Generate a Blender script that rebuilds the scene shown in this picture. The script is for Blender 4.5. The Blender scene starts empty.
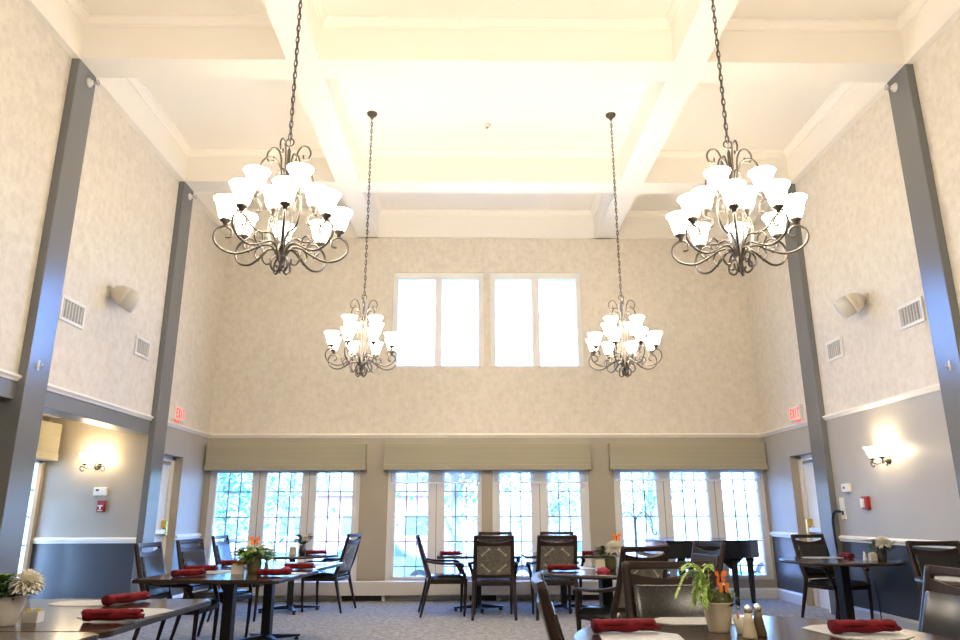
import bpy, math, random
from mathutils import Vector, Matrix
R = math.radians
PI = math.pi
random.seed(7)
scene = bpy.context.scene
COL = scene.collection

# ------------------------------------------------------------------ materials
def mat(name, color, rough=.5, metal=0., spec=.5, emit=None, estr=0., alpha=1., coat=0., sheen=0.):
    m = bpy.data.materials.new(name); m.use_nodes = True
    b = m.node_tree.nodes['Principled BSDF']
    b.inputs['Base Color'].default_value = (*color, 1)
    b.inputs['Roughness'].default_value = rough
    b.inputs['Metallic'].default_value = metal
    b.inputs['Specular IOR Level'].default_value = spec
    b.inputs['Coat Weight'].default_value = coat
    b.inputs['Sheen Weight'].default_value = sheen
    if emit:
        b.inputs['Emission Color'].default_value = (*emit, 1)
        b.inputs['Emission Strength'].default_value = estr
    return m

def nn(m, t, **kw):
    n = m.node_tree.nodes.new(t)
    for k, v in kw.items(): setattr(n, k, v)
    return n
def lk(m, a, b): m.node_tree.links.new(a, b)

def noisy(m, c1, c2, scale=5., detail=4., coord='Object', stretch=(1, 1, 1), lo=.35, hi=.65, bump=0., bscale=None, rough=None):
    """mix two colours over a noise field, with optional bump"""
    b = m.node_tree.nodes['Principled BSDF']
    tc = nn(m, 'ShaderNodeTexCoord'); mp = nn(m, 'ShaderNodeMapping')
    mp.inputs['Scale'].default_value = stretch
    lk(m, tc.outputs[coord], mp.inputs['Vector'])
    n = nn(m, 'ShaderNodeTexNoise'); n.inputs['Scale'].default_value = scale; n.inputs['Detail'].default_value = detail
    lk(m, mp.outputs[0], n.inputs['Vector'])
    r = nn(m, 'ShaderNodeValToRGB')
    r.color_ramp.elements[0].position = lo; r.color_ramp.elements[1].position = hi
    r.color_ramp.elements[0].color = (*c1, 1); r.color_ramp.elements[1].color = (*c2, 1)
    lk(m, n.outputs['Fac'], r.inputs['Fac']); lk(m, r.outputs['Color'], b.inputs['Base Color'])
    if bump:
        n2 = nn(m, 'ShaderNodeTexNoise'); n2.inputs['Scale'].default_value = bscale or scale * 4; n2.inputs['Detail'].default_value = 3
        lk(m, mp.outputs[0], n2.inputs['Vector'])
        bp = nn(m, 'ShaderNodeBump'); bp.inputs['Strength'].default_value = bump; bp.inputs['Distance'].default_value = .01
        lk(m, n2.outputs['Fac'], bp.inputs['Height']); lk(m, bp.outputs[0], b.inputs['Normal'])
    return m

M = {}
M['ceiling'] = mat('ceiling_paint', (.84, .80, .735), .8)
M['trim'] = mat('trim_paint', (.80, .765, .70), .5)
M['white'] = mat('white_paint', (.76, .76, .73), .4)
M['column'] = mat('column_paint', (.15, .155, .158), .24, spec=.7)
M['paint'] = noisy(mat('greige_paint', (.4, .35, .28), .5), (.36, .315, .245), (.385, .338, .265), 2.)
M['paint_side'] = noisy(mat('daylit_greige_paint', (.4, .38, .35), .42), (.39, .37, .335), (.41, .39, .352), 2.)  # same greige paint, bluish daylight mixed into its colour
M['wainscot'] = mat('blue_grey_paint', (.052, .060, .072), .28, spec=.6)
M['outer'] = mat('outer_render', (.5, .48, .45), .9)
M['header'] = mat('header_paint', (.17, .175, .18), .4)

def wallpaper():
    m = mat('damask_wallpaper', (.6, .53, .43), .7)
    b = m.node_tree.nodes['Principled BSDF']
    tc = nn(m, 'ShaderNodeTexCoord')
    n = nn(m, 'ShaderNodeTexNoise'); n.inputs['Scale'].default_value = 12.; n.inputs['Detail'].default_value = 8; n.inputs['Roughness'].default_value = .8
    lk(m, tc.outputs['Object'], n.inputs['Vector'])
    v = nn(m, 'ShaderNodeTexVoronoi'); v.inputs['Scale'].default_value = 11.
    n3 = nn(m, 'ShaderNodeTexNoise'); n3.inputs['Scale'].default_value = 9; n3.inputs['Detail'].default_value = 3
    lk(m, tc.outputs['Object'], n3.inputs['Vector'])
    mx = nn(m, 'ShaderNodeMixRGB'); mx.inputs['Fac'].default_value = .12
    lk(m, tc.outputs['Object'], mx.inputs[1]); lk(m, n3.outputs['Color'], mx.inputs[2]); lk(m, mx.outputs[0], v.inputs['Vector'])
    mp = nn(m, 'ShaderNodeMapping'); mp.inputs['Scale'].default_value = (40, 40, 5)
    lk(m, tc.outputs['Object'], mp.inputs['Vector'])
    n2 = nn(m, 'ShaderNodeTexNoise'); n2.inputs['Scale'].default_value = 1.; n2.inputs['Detail'].default_value = 2
    lk(m, mp.outputs[0], n2.inputs['Vector'])
    a = nn(m, 'ShaderNodeMath', operation='MULTIPLY_ADD'); a.inputs[1].default_value = .25
    lk(m, v.outputs['Distance'], a.inputs[0]); lk(m, n.outputs['Fac'], a.inputs[2])
    a2 = nn(m, 'ShaderNodeMath', operation='MULTIPLY_ADD'); a2.inputs[1].default_value = .28
    lk(m, n2.outputs['Fac'], a2.inputs[0]); lk(m, a.outputs[0], a2.inputs[2])
    r = nn(m, 'ShaderNodeValToRGB'); r.color_ramp.elements[0].position = .5; r.color_ramp.elements[1].position = .92
    r.color_ramp.elements[0].color = (.575, .515, .43, 1); r.color_ramp.elements[1].color = (.71, .66, .575, 1)
    lk(m, a2.outputs[0], r.inputs['Fac']); lk(m, r.outputs['Color'], b.inputs['Base Color'])
    return m
M['wallpaper'] = wallpaper()

def carpet():
    m = mat('loop_carpet', (.3, .27, .24), .95, spec=.1, sheen=.2)
    b = m.node_tree.nodes['Principled BSDF']
    tc = nn(m, 'ShaderNodeTexCoord')
    n = nn(m, 'ShaderNodeTexNoise'); n.inputs['Scale'].default_value = 14.; n.inputs['Detail'].default_value = 6; n.inputs['Roughness'].default_value = .8
    lk(m, tc.outputs['Object'], n.inputs['Vector'])
    v = nn(m, 'ShaderNodeTexVoronoi'); v.inputs['Scale'].default_value = 26.
    lk(m, tc.outputs['Object'], v.inputs['Vector'])
    a = nn(m, 'ShaderNodeMath', operation='MULTIPLY_ADD'); a.inputs[1].default_value = .35
    lk(m, v.outputs['Distance'], a.inputs[0]); lk(m, n.outputs['Fac'], a.inputs[2])
    r = nn(m, 'ShaderNodeValToRGB'); r.color_ramp.elements[0].position = .45; r.color_ramp.elements[1].position = .85
    r.color_ramp.elements[0].color = (.115, .11, .10, 1); r.color_ramp.elements[1].color = (.37, .35, .315, 1)
    lk(m, a.outputs[0], r.inputs['Fac']); lk(m, r.outputs['Color'], b.inputs['Base Color'])
    bp = nn(m, 'ShaderNodeBump'); bp.inputs['Strength'].default_value = .5; bp.inputs['Distance'].default_value = .01
    n2 = nn(m, 'ShaderNodeTexNoise'); n2.inputs['Scale'].default_value = 90.
    lk(m, tc.outputs['Object'], n2.inputs['Vector']); lk(m, n2.outputs['Fac'], bp.inputs['Height']); lk(m, bp.outputs[0], b.inputs['Normal'])
    return m
M['carpet'] = carpet()

M['espresso'] = noisy(mat('espresso_wood', (.03, .02, .015), .33, spec=.22), (.015, .0088, .007), (.031, .0185, .014), 6., stretch=(1, 1, .15))
M['walnut_edge'] = mat('table_edge', (.022, .014, .011), .3)
M['tabletop'] = noisy(mat('walnut_laminate', (.06, .035, .022), .16, spec=.45), (.026, .014, .0095), (.05, .028, .018), 3., stretch=(1, 12, 1), lo=.3, hi=.7)
M['black_metal'] = mat('black_metal', (.006, .006, .007), .4, .3)
M['vinyl'] = noisy(mat('dark_vinyl', (.03, .033, .034), .24, spec=.4), (.009, .0095, .0088), (.013, .013, .012), 30.)
M['bronze'] = mat('aged_bronze', (.085, .072, .06), .4, .7)
M['brass'] = mat('brass', (.7, .48, .15), .25, 1.)
M['chrome'] = mat('chrome', (.7, .7, .7), .15, 1.)
M['napkin'] = noisy(mat('red_napkin', (.35, .02, .03), .8, spec=.2), (.11, .004, .008), (.17, .008, .013), 25., bump=.25, bscale=60)
M['pink_cloth'] = mat('pink_cloth', (.30, .012, .06), .7)
M['placemat'] = noisy(mat('woven_placemat', (.5, .5, .48), .45), (.36, .36, .36), (.44, .44, .43), 60.)
M['valance'] = noisy(mat('valance_fabric', (.42, .37, .25), .8), (.33, .30, .215), (.37, .335, .245), 3., stretch=(.2, 1, 14), lo=.3, hi=.7, bump=.1)
M['leaf'] = noisy(mat('leaf_green', (.1, .25, .04), .5), (.05, .12, .012), (.24, .38, .05), 30.)
M['leaf_light'] = noisy(mat('leaf_variegated', (.3, .5, .15), .5), (.20, .42, .03), (.62, .72, .28), 60.)
M['leaf_dark'] = noisy(mat('leaf_dark', (.03, .08, .02), .55), (.02, .06, .015), (.06, .13, .03), 40.)
M['moss'] = noisy(mat('moss', (.05, .06, .02), .9), (.03, .045, .012), (.10, .10, .035), 60., bump=.8, bscale=90)
M['petal'] = mat('white_petal', (.82, .79, .68), .6, sheen=.2)
M['petal_mid'] = mat('flower_centre', (.7, .6, .2), .7)
M['butterfly'] = noisy(mat('butterfly_wing', (.9, .25, .03), .6), (.3, .03, .01), (.95, .22, .02), 70., lo=.30, hi=.38)
M['black'] = mat('black_matte', (.01, .01, .01), .6)
M['pot_cream'] = mat('cream_ceramic', (.60, .52, .39), .5)
M['pot_white'] = mat('white_ceramic', (.66, .63, .57), .3)
M['pot_olive'] = mat('olive_glass', (.13, .12, .05), .12)
M['pot_dark'] = mat('dark_pot', (.05, .055, .04), .3)
M['caddy'] = mat('caddy_plastic', (.56, .52, .43), .4)
M['yellow'] = mat('yellow_packet', (.85, .68, .12), .6)
M['pinkp'] = mat('pink_packet', (.75, .1, .25), .6)
M['bluep'] = mat('pale_packet', (.7, .72, .75), .6)
M['salt'] = mat('salt_shaker_glass', (.56, .49, .36), .25)
M['pepper'] = mat('pepper_shaker_glass', (.11, .08, .04), .2)
M['piano'] = mat('piano_lacquer', (.010, .011, .013), .22, coat=.3)
M['ivory'] = mat('ivory_keys', (.75, .72, .65), .3)
M['plastic'] = mat('white_plastic', (.72, .70, .64), .45)
M['speaker'] = mat('speaker_shell', (.58, .53, .44), .5)
M['grille'] = mat('speaker_grille', (.62, .61, .58), .6)
M['grille_dark'] = mat('vent_dark', (.30, .29, .26), .8)
M['alarm_red'] = mat('alarm_red', (.28, .01, .012), .4)
M['exit_red'] = mat('exit_red', (.9, .08, .05), .4, emit=(1, .06, .04), estr=.5)
M['heater'] = mat('heater_paint', (.58, .54, .48), .5)
M['dark_gap'] = mat('dark_gap', (.03, .028, .025), .8)
M['sheer'] = None
M['shade'] = mat('frosted_shade', (.8, .78, .7), .4, emit=(1., .875, .70), estr=17.5)
M['sconce_shade'] = mat('sconce_shade', (.8, .78, .7), .4, emit=(1., .80, .52), estr=17.)

def glass():
    m = bpy.data.materials.new('window_glass'); m.use_nodes = True
    nt = m.node_tree; nt.nodes.clear()
    o = nt.nodes.new('ShaderNodeOutputMaterial'); mx = nt.nodes.new('ShaderNodeMixShader')
    t = nt.nodes.new('ShaderNodeBsdfTransparent'); g = nt.nodes.new('ShaderNodeBsdfGlossy')
    t.inputs[0].default_value = (.93, .97, .97, 1); g.inputs['Roughness'].default_value = .02
    mx.inputs[0].default_value = .06
    nt.links.new(t.outputs[0], mx.inputs[1]); nt.links.new(g.outputs[0], mx.inputs[2]); nt.links.new(mx.outputs[0], o.inputs[0])
    return m
M['glass'] = glass()
def sheer():
    m = bpy.data.materials.new('sheer_roller_blind'); m.use_nodes = True
    nt = m.node_tree; nt.nodes.clear()
    o = nt.nodes.new('ShaderNodeOutputMaterial'); mx = nt.nodes.new('ShaderNodeMixShader')
    t = nt.nodes.new('ShaderNodeBsdfTransparent'); d = nt.nodes.new('ShaderNodeBsdfDiffuse'); tr = nt.nodes.new('ShaderNodeBsdfTranslucent')
    d.inputs[0].default_value = (.8, .81, .8, 1); tr.inputs[0].default_value = (.55, .6, .6, 1)
    m2 = nt.nodes.new('ShaderNodeMixShader'); m2.inputs[0].default_value = .5
    nt.links.new(d.outputs[0], m2.inputs[1]); nt.links.new(tr.outputs[0], m2.inputs[2])
    mx.inputs[0].default_value = .5
    nt.links.new(t.outputs[0], mx.inputs[1]); nt.links.new(m2.outputs[0], mx.inputs[2]); nt.links.new(mx.outputs[0], o.inputs[0])
    return m
M['sheer'] = sheer()

def damask():
    """taupe chair-back cloth: four pale bars with knobbed ends set as an open diamond"""
    m = mat('damask_fabric', (.25, .21, .15), .8, sheen=.2)
    b = m.node_tree.nodes['Principled BSDF']
    tc = nn(m, 'ShaderNodeTexCoord'); sp = nn(m, 'ShaderNodeSeparateXYZ'); lk(m, tc.outputs['Generated'], sp.inputs[0])
    def mth(op, a, bb=None):
        n = nn(m, 'ShaderNodeMath', operation=op)
        for i, x in enumerate((a, bb)):
            if x is None: continue
            if isinstance(x, (int, float)): n.inputs[i].default_value = x
            else: lk(m, x, n.inputs[i])
        return n.outputs[0]
    u = mth('ABSOLUTE', mth('SUBTRACT', sp.outputs['X'], .5)); v = mth('ABSOLUTE', mth('SUBTRACT', sp.outputs['Z'], .5))
    s = mth('ADD', u, v); d = mth('SUBTRACT', u, v)
    w = mth('ADD', .024, mth('MULTIPLY', mth('POWER', mth('MULTIPLY', mth('ABSOLUTE', d), 4.2), 3.), .045))
    bar = mth('MULTIPLY', mth('LESS_THAN', mth('ABSOLUTE', mth('SUBTRACT', s, .51)), w), mth('LESS_THAN', mth('ABSOLUTE', mth('ADD', d, .02)), .25))
    n = nn(m, 'ShaderNodeTexNoise'); n.inputs['Scale'].default_value = 9.; n.inputs['Detail'].default_value = 5
    lk(m, tc.outputs['Generated'], n.inputs['Vector'])
    r = nn(m, 'ShaderNodeValToRGB'); r.color_ramp.elements[0].position = .42; r.color_ramp.elements[1].position = .6
    r.color_ramp.elements[0].color = (.10, .09, .07, 1); r.color_ramp.elements[1].color = (.155, .138, .108, 1)
    lk(m, n.outputs['Fac'], r.inputs['Fac'])
    mx = nn(m, 'ShaderNodeMixRGB'); mx.inputs[2].default_value = (.38, .36, .29, 1)
    lk(m, bar, mx.inputs[0]); lk(m, r.outputs[0], mx.inputs[1]); lk(m, mx.outputs[0], b.inputs['Base Color'])
    return m
M['damask'] = damask()

# ------------------------------------------------------------------ mesh builder
class MB:
    def __init__(self): self.v = []; self.f = []; self.s = []
    def add(self, vs, fs, smooth=False):
        n = len(self.v); self.v += [tuple(x) for x in vs]
        self.f += [tuple(i + n for i in f) for f in fs]; self.s += [smooth] * len(fs)
        return self
    def box(self, x0, x1, y0, y1, z0, z1, mtx=None):
        vs = [Vector((x, y, z)) for z in (z0, z1) for y in (y0, y1) for x in (x0, x1)]
        if mtx: vs = [mtx @ p for p in vs]
        return self.add(vs, [(0, 2, 3, 1), (4, 5, 7, 6), (0, 1, 5, 4), (2, 6, 7, 3), (0, 4, 6, 2), (1, 3, 7, 5)])
    def hexa(self, a, b):
        """solid between two 4-point loops"""
        return self.add(list(a) + list(b), [(3, 2, 1, 0), (4, 5, 6, 7)] + [(i, (i + 1) % 4, (i + 1) % 4 + 4, i + 4) for i in range(4)])
    def prism(self, pts, z0, z1, mtx=None, smooth=False):
        n = len(pts)
        vs = [Vector((x, y, z0)) for x, y in pts] + [Vector((x, y, z1)) for x, y in pts]
        if mtx: vs = [mtx @ p for p in vs]
        self.add(vs, [tuple(range(n - 1, -1, -1)), tuple(range(n, 2 * n))])
        k = len(self.v) - 2 * n
        for i in range(n):
            j = (i + 1) % n; self.f.append((k + i, k + j, k + n + j, k + n + i)); self.s.append(smooth)
        return self
    def tube(self, path, rad, seg=8, closed=False, sx=1., sy=1.):
        P = [Vector(p) for p in path]; n = len(P)
        if not isinstance(rad, (list, tuple)): rad = [rad] * n
        T = []
        for i in range(n):
            a = P[(i - 1) % n] if (closed or i > 0) else P[i]; b = P[(i + 1) % n] if (closed or i < n - 1) else P[i]
            T.append((b - a).normalized())
        up = Vector((0, 0, 1)) if abs(T[0].z) < .9 else Vector((1, 0, 0))
        N = (up - T[0] * up.dot(T[0])).normalized(); vs = []
        for i in range(n):
            N = (N - T[i] * N.dot(T[i])).normalized(); B = T[i].cross(N)
            for k in range(seg):
                a = 2 * PI * k / seg; vs.append(P[i] + (N * math.cos(a) * sx + B * math.sin(a) * sy) * rad[i])
        fs = []
        for i in range(n if closed else n - 1):
            j = (i + 1) % n
            for k in range(seg): l = (k + 1) % seg; fs.append((i * seg + k, i * seg + l, j * seg + l, j * seg + k))
        if not closed: fs += [tuple(range(seg - 1, -1, -1)), tuple(range((n - 1) * seg, n * seg))]
        return self.add(vs, fs, True)
    def lathe(self, prof, seg=24, o=(0, 0, 0), mtx=None, close=False):
        n = len(prof); vs = []
        for r, z in prof:
            for k in range(seg):
                a = 2 * PI * k / seg; p = Vector((r * math.cos(a), r * math.sin(a), z))
                if mtx: p = mtx @ p
                vs.append(p + Vector(o))
        fs = []
        for i in range(n - 1 + (1 if close else 0)):
            j = (i + 1) % n
            for k in range(seg): l = (k + 1) % seg; fs.append((i * seg + k, i * seg + l, j * seg + l, j * seg + k))
        if not close:
            if prof[0][0] > 1e-5: fs.append(tuple(range(seg - 1, -1, -1)))
            if prof[-1][0] > 1e-5: fs.append(tuple(range((n - 1) * seg, n * seg)))
        return self.add(vs, fs, True)
    def leaf(self, base, d, L, W, droop=.3, side=None, fold=.15):
        d = Vector(d).normalized(); s = Vector(side) if side else d.cross(Vector((0, 0, 1)))
        if s.length < 1e-3: s = Vector((1, 0, 0))
        s.normalize(); u = s.cross(d); base = Vector(base); vs = []; prof = (.12, .8, 1., .62, .0)
        for i, w in enumerate(prof):
            t = i / 4; c = base + d * L * t - Vector((0, 0, 1)) * droop * L * t * t
            vs += [c - s * W * w * .5 + u * fold * W * w, c, c + s * W * w * .5 + u * fold * W * w]
        fs = []
        for i in range(4):
            a = i * 3; fs += [(a, a + 1, a + 4, a + 3), (a + 1, a + 2, a + 5, a + 4)]
        return self.add(vs, fs, True)
    def build(self, name, m, parent=None, bev=0., loc=None, rz=0., subsurf=0, seg=2):
        me = bpy.data.meshes.new(name); me.from_pydata([tuple(v) for v in self.v], [], self.f); me.update()
        me.polygons.foreach_set('use_smooth', self.s); me.materials.append(M[m] if isinstance(m, str) else m)
        o = bpy.data.objects.new(name, me); COL.objects.link(o)
        if parent: o.parent = parent
        if loc: o.location = loc
        o.rotation_euler.z = rz
        if bev:
            b = o.modifiers.new('bevel', 'BEVEL'); b.width = bev; b.segments = seg; b.limit_method = 'ANGLE'; b.angle_limit = R(35)
        if subsurf:
            s = o.modifiers.new('subdivision', 'SUBSURF'); s.levels = s.render_levels = subsurf
        return o

def rounded_box(mb, x0, x1, y0, y1, z0, z1, mtx=None): return mb.box(x0, x1, y0, y1, z0, z1, mtx)
def empty(name, loc=(0, 0, 0), rz=0., parent=None):
    o = bpy.data.objects.new(name, None); COL.objects.link(o); o.location = loc; o.rotation_euler.z = rz; o.empty_display_size = .1
    if parent: o.parent = parent
    return o
def tag(o, label=None, cat=None, group=None, kind=None):
    if label: o['label'] = label
    if cat: o['category'] = cat
    if group: o['group'] = group
    if kind: o['kind'] = kind
    return o
KIDS = {}
def copy_tree(o, parent=None):
    c = o.copy(); COL.objects.link(c); c.parent = parent
    for ch in list(o.children): copy_tree(ch, c)
    return c
def struct(o): o['kind'] = 'structure'; return o
def bx(name, m, x0, x1, y0, y1, z0, z1, parent=None, bev=0.):
    return MB().box(x0, x1, y0, y1, z0, z1).build(name, m, parent, bev)

# ------------------------------------------------------------------ room dimensions
XL, XR, YB, YF = -4.11, 4.65, 11.37, -3.2
HB, HC, CROWN = 5.78, 6.27, 2.41
COLP = .08
COLS_Y = [(6.44, 6.784), (9.25, 9.594), (3.63, 3.974), (.82, 1.164), (-1.99, -1.646)]
AX = -5.37            # outer wall of the side alcove

struct(bx('floor', 'carpet', AX - .3, XR + .3, YF - .3, YB + .3, -.12, 0))
# ceiling slab with beams
struct(bx('ceiling', 'ceiling', XL - .3, XR + .3, YF - .3, YB + .3, HC, HC + .2))
LB = [(-1.906, -1.568), (2.134, 2.474)]
tn = [0]
def trim(m, mb, bev=0.):
    tn[0] += 1
    return struct(mb.build('trim_%d' % tn[0], m, None, bev))
for a, b in LB: trim('ceiling', MB().box(a, b, YF, YB, HB, HC))
for a, b in COLS_Y: trim('ceiling', MB().box(XL, XR, a, b, HB + .001, HC))
# side and end friezes
for a, b in ((XL - .02, XL + COLP), (XR - COLP, XR + .02)):
    trim('trim', MB().box(a, b, YF, YB, HB - .001, HC))
trim('trim', MB().box(XL, XR, YB - .04, YB + .02, HB, HC))
# stepped crown round every coffer
def coffer_ring(x0, x1, y0, y1):
    mb = MB()
    prof = [(0, 0), (.015, 0), (.02, .025), (.055, .07), (.07, .08), (.07, .105), (0, .105)]   # (inset, height above HC-.13)
    zb = HC - .105
    rings = []
    for i, h in prof:
        rings.append([(x0 + i, y0 + i, zb + h), (x1 - i, y0 + i, zb + h), (x1 - i, y1 - i, zb + h), (x0 + i, y1 - i, zb + h)])
    vs = [p for r in rings for p in r]; fs = []
    for i in range(len(prof) - 1):
        for k in range(4):
            l = (k + 1) % 4; fs.append((i * 4 + k, i * 4 + l, (i + 1) * 4 + l, (i + 1) * 4 + k))
    mb.add(vs, fs)
    return trim('ceiling', mb)
ys = sorted(COLS_Y)
ybays = [(YF, ys[0][0])] + [(ys[i][1], ys[i + 1][0]) for i in range(len(ys) - 1)] + [(ys[-1][1], YB - .04)]
xbays = [(XL + COLP, LB[0][0]), (LB[0][1], LB[1][0]), (LB[1][1], XR - COLP)]
for y0, y1 in ybays:
    for x0, x1 in xbays: coffer_ring(x0, x1, y0, y1)

# back wall --------------------------------------------------------
W1 = (-4.03, -1.70); W2 = (-1.27, 1.86); W3 = (2.25, 4.62)
ZS, ZH = .27, 1.92
T = .26
mb = MB(); y0, y1 = YB, YB + T
for a, b in ((XL - .3, W1[0]), (W1[1], W2[0]), (W2[1], W3[0]), (W3[1], XR + .3)): mb.box(a, b, y0, y1, 0, CROWN)
for a, b in (W1, W2, W3): mb.box(a, b, y0, y1, 0, ZS); mb.box(a, b, y0, y1, ZH, CROWN)
mb.box(.19, .355, y0, y1, ZS, ZH)
struct(mb.build('wall_back', 'paint'))
U = [(-1.28, .228), (.344, 1.862)]; UZ = (3.557, 5.167)
mb = MB()
mb.box(XL - .3, U[0][0], y0, y1, CROWN, HC); mb.box(U[0][1], U[1][0], y0, y1, CROWN, HC); mb.box(U[1][1], XR + .3, y0, y1, CROWN, HC)
for a, b in U: mb.box(a, b, y0, y1, CROWN, UZ[0]); mb.box(a, b, y0, y1, UZ[1], HC)
struct(mb.build('wall_back_upper', 'wallpaper'))

# side walls -------------------------------------------------------
struct(MB().box(XL - .26, XL, YF, YB, CROWN, HC).build('wall_left_upper', 'wallpaper'))
struct(MB().box(XR, XR + .26, YF, YB, CROWN, HC).build('wall_right_upper', 'wallpaper'))
trim('header', MB().box(XL - .26, XL + .0, YF, 9.25, 2.235, CROWN), .004)           # header over the alcove opening
RAIL = .93
DY = (9.74, 10.44)     # door recess
DZ = 2.03
def side_wall(xa, xb, spans, name):
    up = MB(); lo = MB()
    for a, b in spans: up.box(xa, xb, a, b, RAIL, CROWN); lo.box(xa, xb, a, b, 0, RAIL)
    up.box(xa, xb, DY[0], DY[1], DZ, CROWN)
    struct(up.build(name, 'paint_side')); struct(lo.build(name + '_lower', 'wainscot'))
side_wall(XL - .26, XL, [(9.594, DY[0]), (DY[1], YB)], 'wall_left')
side_wall(XR, XR + .26, [(YF, DY[0]), (DY[1], YB)], 'wall_right')
# front wall behind the camera, with windows of its own
mb = MB().box(AX - .3, XR + .3, YF - .26, YF, 0, HC)
struct(mb.build('wall_front', 'paint'))

# alcove -----------------------------------------------------------
struct(bx('ceiling_alcove', 'ceiling', AX - .3, XL - .26, YF, 9.6, 2.44, 2.6))
up = MB().box(AX - .2, XL, 9.26, 9.595, RAIL, 2.44); lo = MB().box(AX - .2, XL, 9.26, 9.595, 0, RAIL)
struct(up.build('wall_alcove', 'paint')); struct(lo.build('wall_alcove_lower', 'wainscot'))
aw = [(7.9, 9.2)]
mb = MB(); ysp = sorted([v for p in aw for v in p] + [YF, 9.45])
for i in range(0, len(ysp), 2): mb.box(AX - .2, AX, ysp[i], ysp[i + 1], 0, 2.44)
for a, b in aw: mb.box(AX - .2, AX, a, b, 0, .12); mb.box(AX - .2, AX, a, b, 1.98, 2.44)
struct(mb.build('wall_alcove_outer', 'paint'))
# crown mould, chair rail, baseboards
def mould_y(x, s, y0, y1, z, prof, m='trim'):   # runs along y on a side wall, s = +1 protrudes to +x
    pts = [(x + s * a, z + b) for a, b in prof]; n = len(pts)
    vs = [(p[0], y0, p[1]) for p in pts] + [(p[0], y1, p[1]) for p in pts]
    fs = [(i, (i + 1) % n, (i + 1) % n + n, i + n) for i in range(n)] + [tuple(range(n)), tuple(range(2 * n - 1, n - 1, -1))]
    return trim(m, MB().add(vs, fs))
def mould_x(y, s, x0, x1, z, prof, m='trim'):
    pts = [(y + s * a, z + b) for a, b in prof]; n = len(pts)
    vs = [(x0, p[0], p[1]) for p in pts] + [(x1, p[0], p[1]) for p in pts]
    fs = [(i, (i + 1) % n, (i + 1) % n + n, i + n) for i in range(n)] + [tuple(range(n)), tuple(range(2 * n - 1, n - 1, -1))]
    return trim(m, MB().add(vs, fs))
CRP = [(0, 0), (.012, 0), (.016, .014), (.032, .032), (.04, .034), (.04, .052), (.016, .056), (.012, .066), (0, .066)]
RLP = [(0, 0), (.02, 0), (.022, .02), (.035, .03), (.035, .052), (.02, .06), (.015, .07), (0, .07)]
segs = [(YF, -1.99), (-1.646, .82), (1.164, 3.63), (3.974, 6.44), (6.784, 9.25), (9.594, YB)]
for a, b in segs:
    mould_y(XL, 1, a, b, CROWN - .01, CRP); mould_y(XR, -1, a, b, CROWN - .01, CRP)
mould_x(YB, -1, XL, XR, CROWN - .01, CRP)
for a, b in segs[:-1] + [(9.594, DY[0]), (DY[1], YB)]:
    mould_y(XR, -1, a, b, RAIL - .035, RLP, 'white')
for a, b in ((9.594, DY[0]), (DY[1], YB)): mould_y(XL, 1, a, b, RAIL - .035, RLP, 'white')
mould_x(9.26, -1, AX, XL, RAIL - .035, RLP)
BB = [(0, 0), (.03, 0), (.03, .125), (.02, .14), (.012, .15), (0, .15)]
def base(o, n): o.name = 'baseboard_' + n; return o
for i, (a, b) in enumerate(segs[:-1] + [(9.594, DY[0]), (DY[1], YB)]): base(mould_y(XR, -1, a, b, 0, BB, 'white'), 'right' if i == 0 else 'right_%d' % i)
for i, (a, b) in enumerate(((9.594, DY[0]), (DY[1], YB))): base(mould_y(XL, 1, a, b, 0, BB, 'white'), 'left' if i == 0 else 'left_%d' % i)
base(mould_x(YB, -1, XL, XR, 0, BB, 'white'), 'back')
base(mould_x(9.26, -1, AX, XL, 0, BB, 'white'), 'alcove')

# columns ----------------------------------------------------------
for (a, b) in COLS_Y:
    trim('column', MB().box(XL - (.27 if a < 9 else .004), XL + COLP + .002, a, b, 0, HB), .006)
    trim('column', MB().box(XR - COLP - .002, XR + .1, a, b, 0, HB), .006)

# exit doors in the side recesses ----------------------------------
def exit_door(n, x, s):
    # s = direction out of the room (-1 left, +1 right)
    d = 0.13
    o = struct(bx('door_%d' % n, 'white', min(x + s * d, x + s * (d + .05)), max(x + s * d, x + s * (d + .05)), DY[0], DY[1] - .12, .0, DZ - .06))
    X = lambda a, b: (min(x + s * a, x + s * b), max(x + s * a, x + s * b))
    bx('door_frame', 'trim', *X(d - .02, d + .06), DY[1] - .10, DY[1], 0, DZ, o)
    MB().box(*X(d - .02, d + .06), DY[0], DY[1], DZ - .05, DZ).build('door_frame', 'trim', o)
    bx('jamb', 'paint', *X(.0, .3), DY[1] - .002, DY[1] + .01, 0, DZ, o)
    bx('door_gap', 'dark_gap', *X(d + .035, d + .06), DY[1] - .125, DY[1] - .10, 0, DZ - .05, o)
    pb = bx('panic_bar', 'white', *X(d - .07, d - .02), DY[0] + .02, DY[1] - .2, .98, 1.04, o, .008)
    bx('bar_bracket', 'chrome', *X(d - .05, d + .0), DY[1] - .24, DY[1] - .2, .96, 1.06, pb)
    bx('latch_box', 'brass', *X(d - .075, d + .0), DY[1] - .195, DY[1] - .135, .95, 1.16, o, .006)
    bx('closer', 'chrome', *X(d - .05, d), DY[0] + .05, DY[1] - .2, DZ - .13, DZ - .08, o, .005)
    # outer leaf closes the wall
    return o
exit_door(1, XL, -1); exit_door(2, XR, 1)

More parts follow.
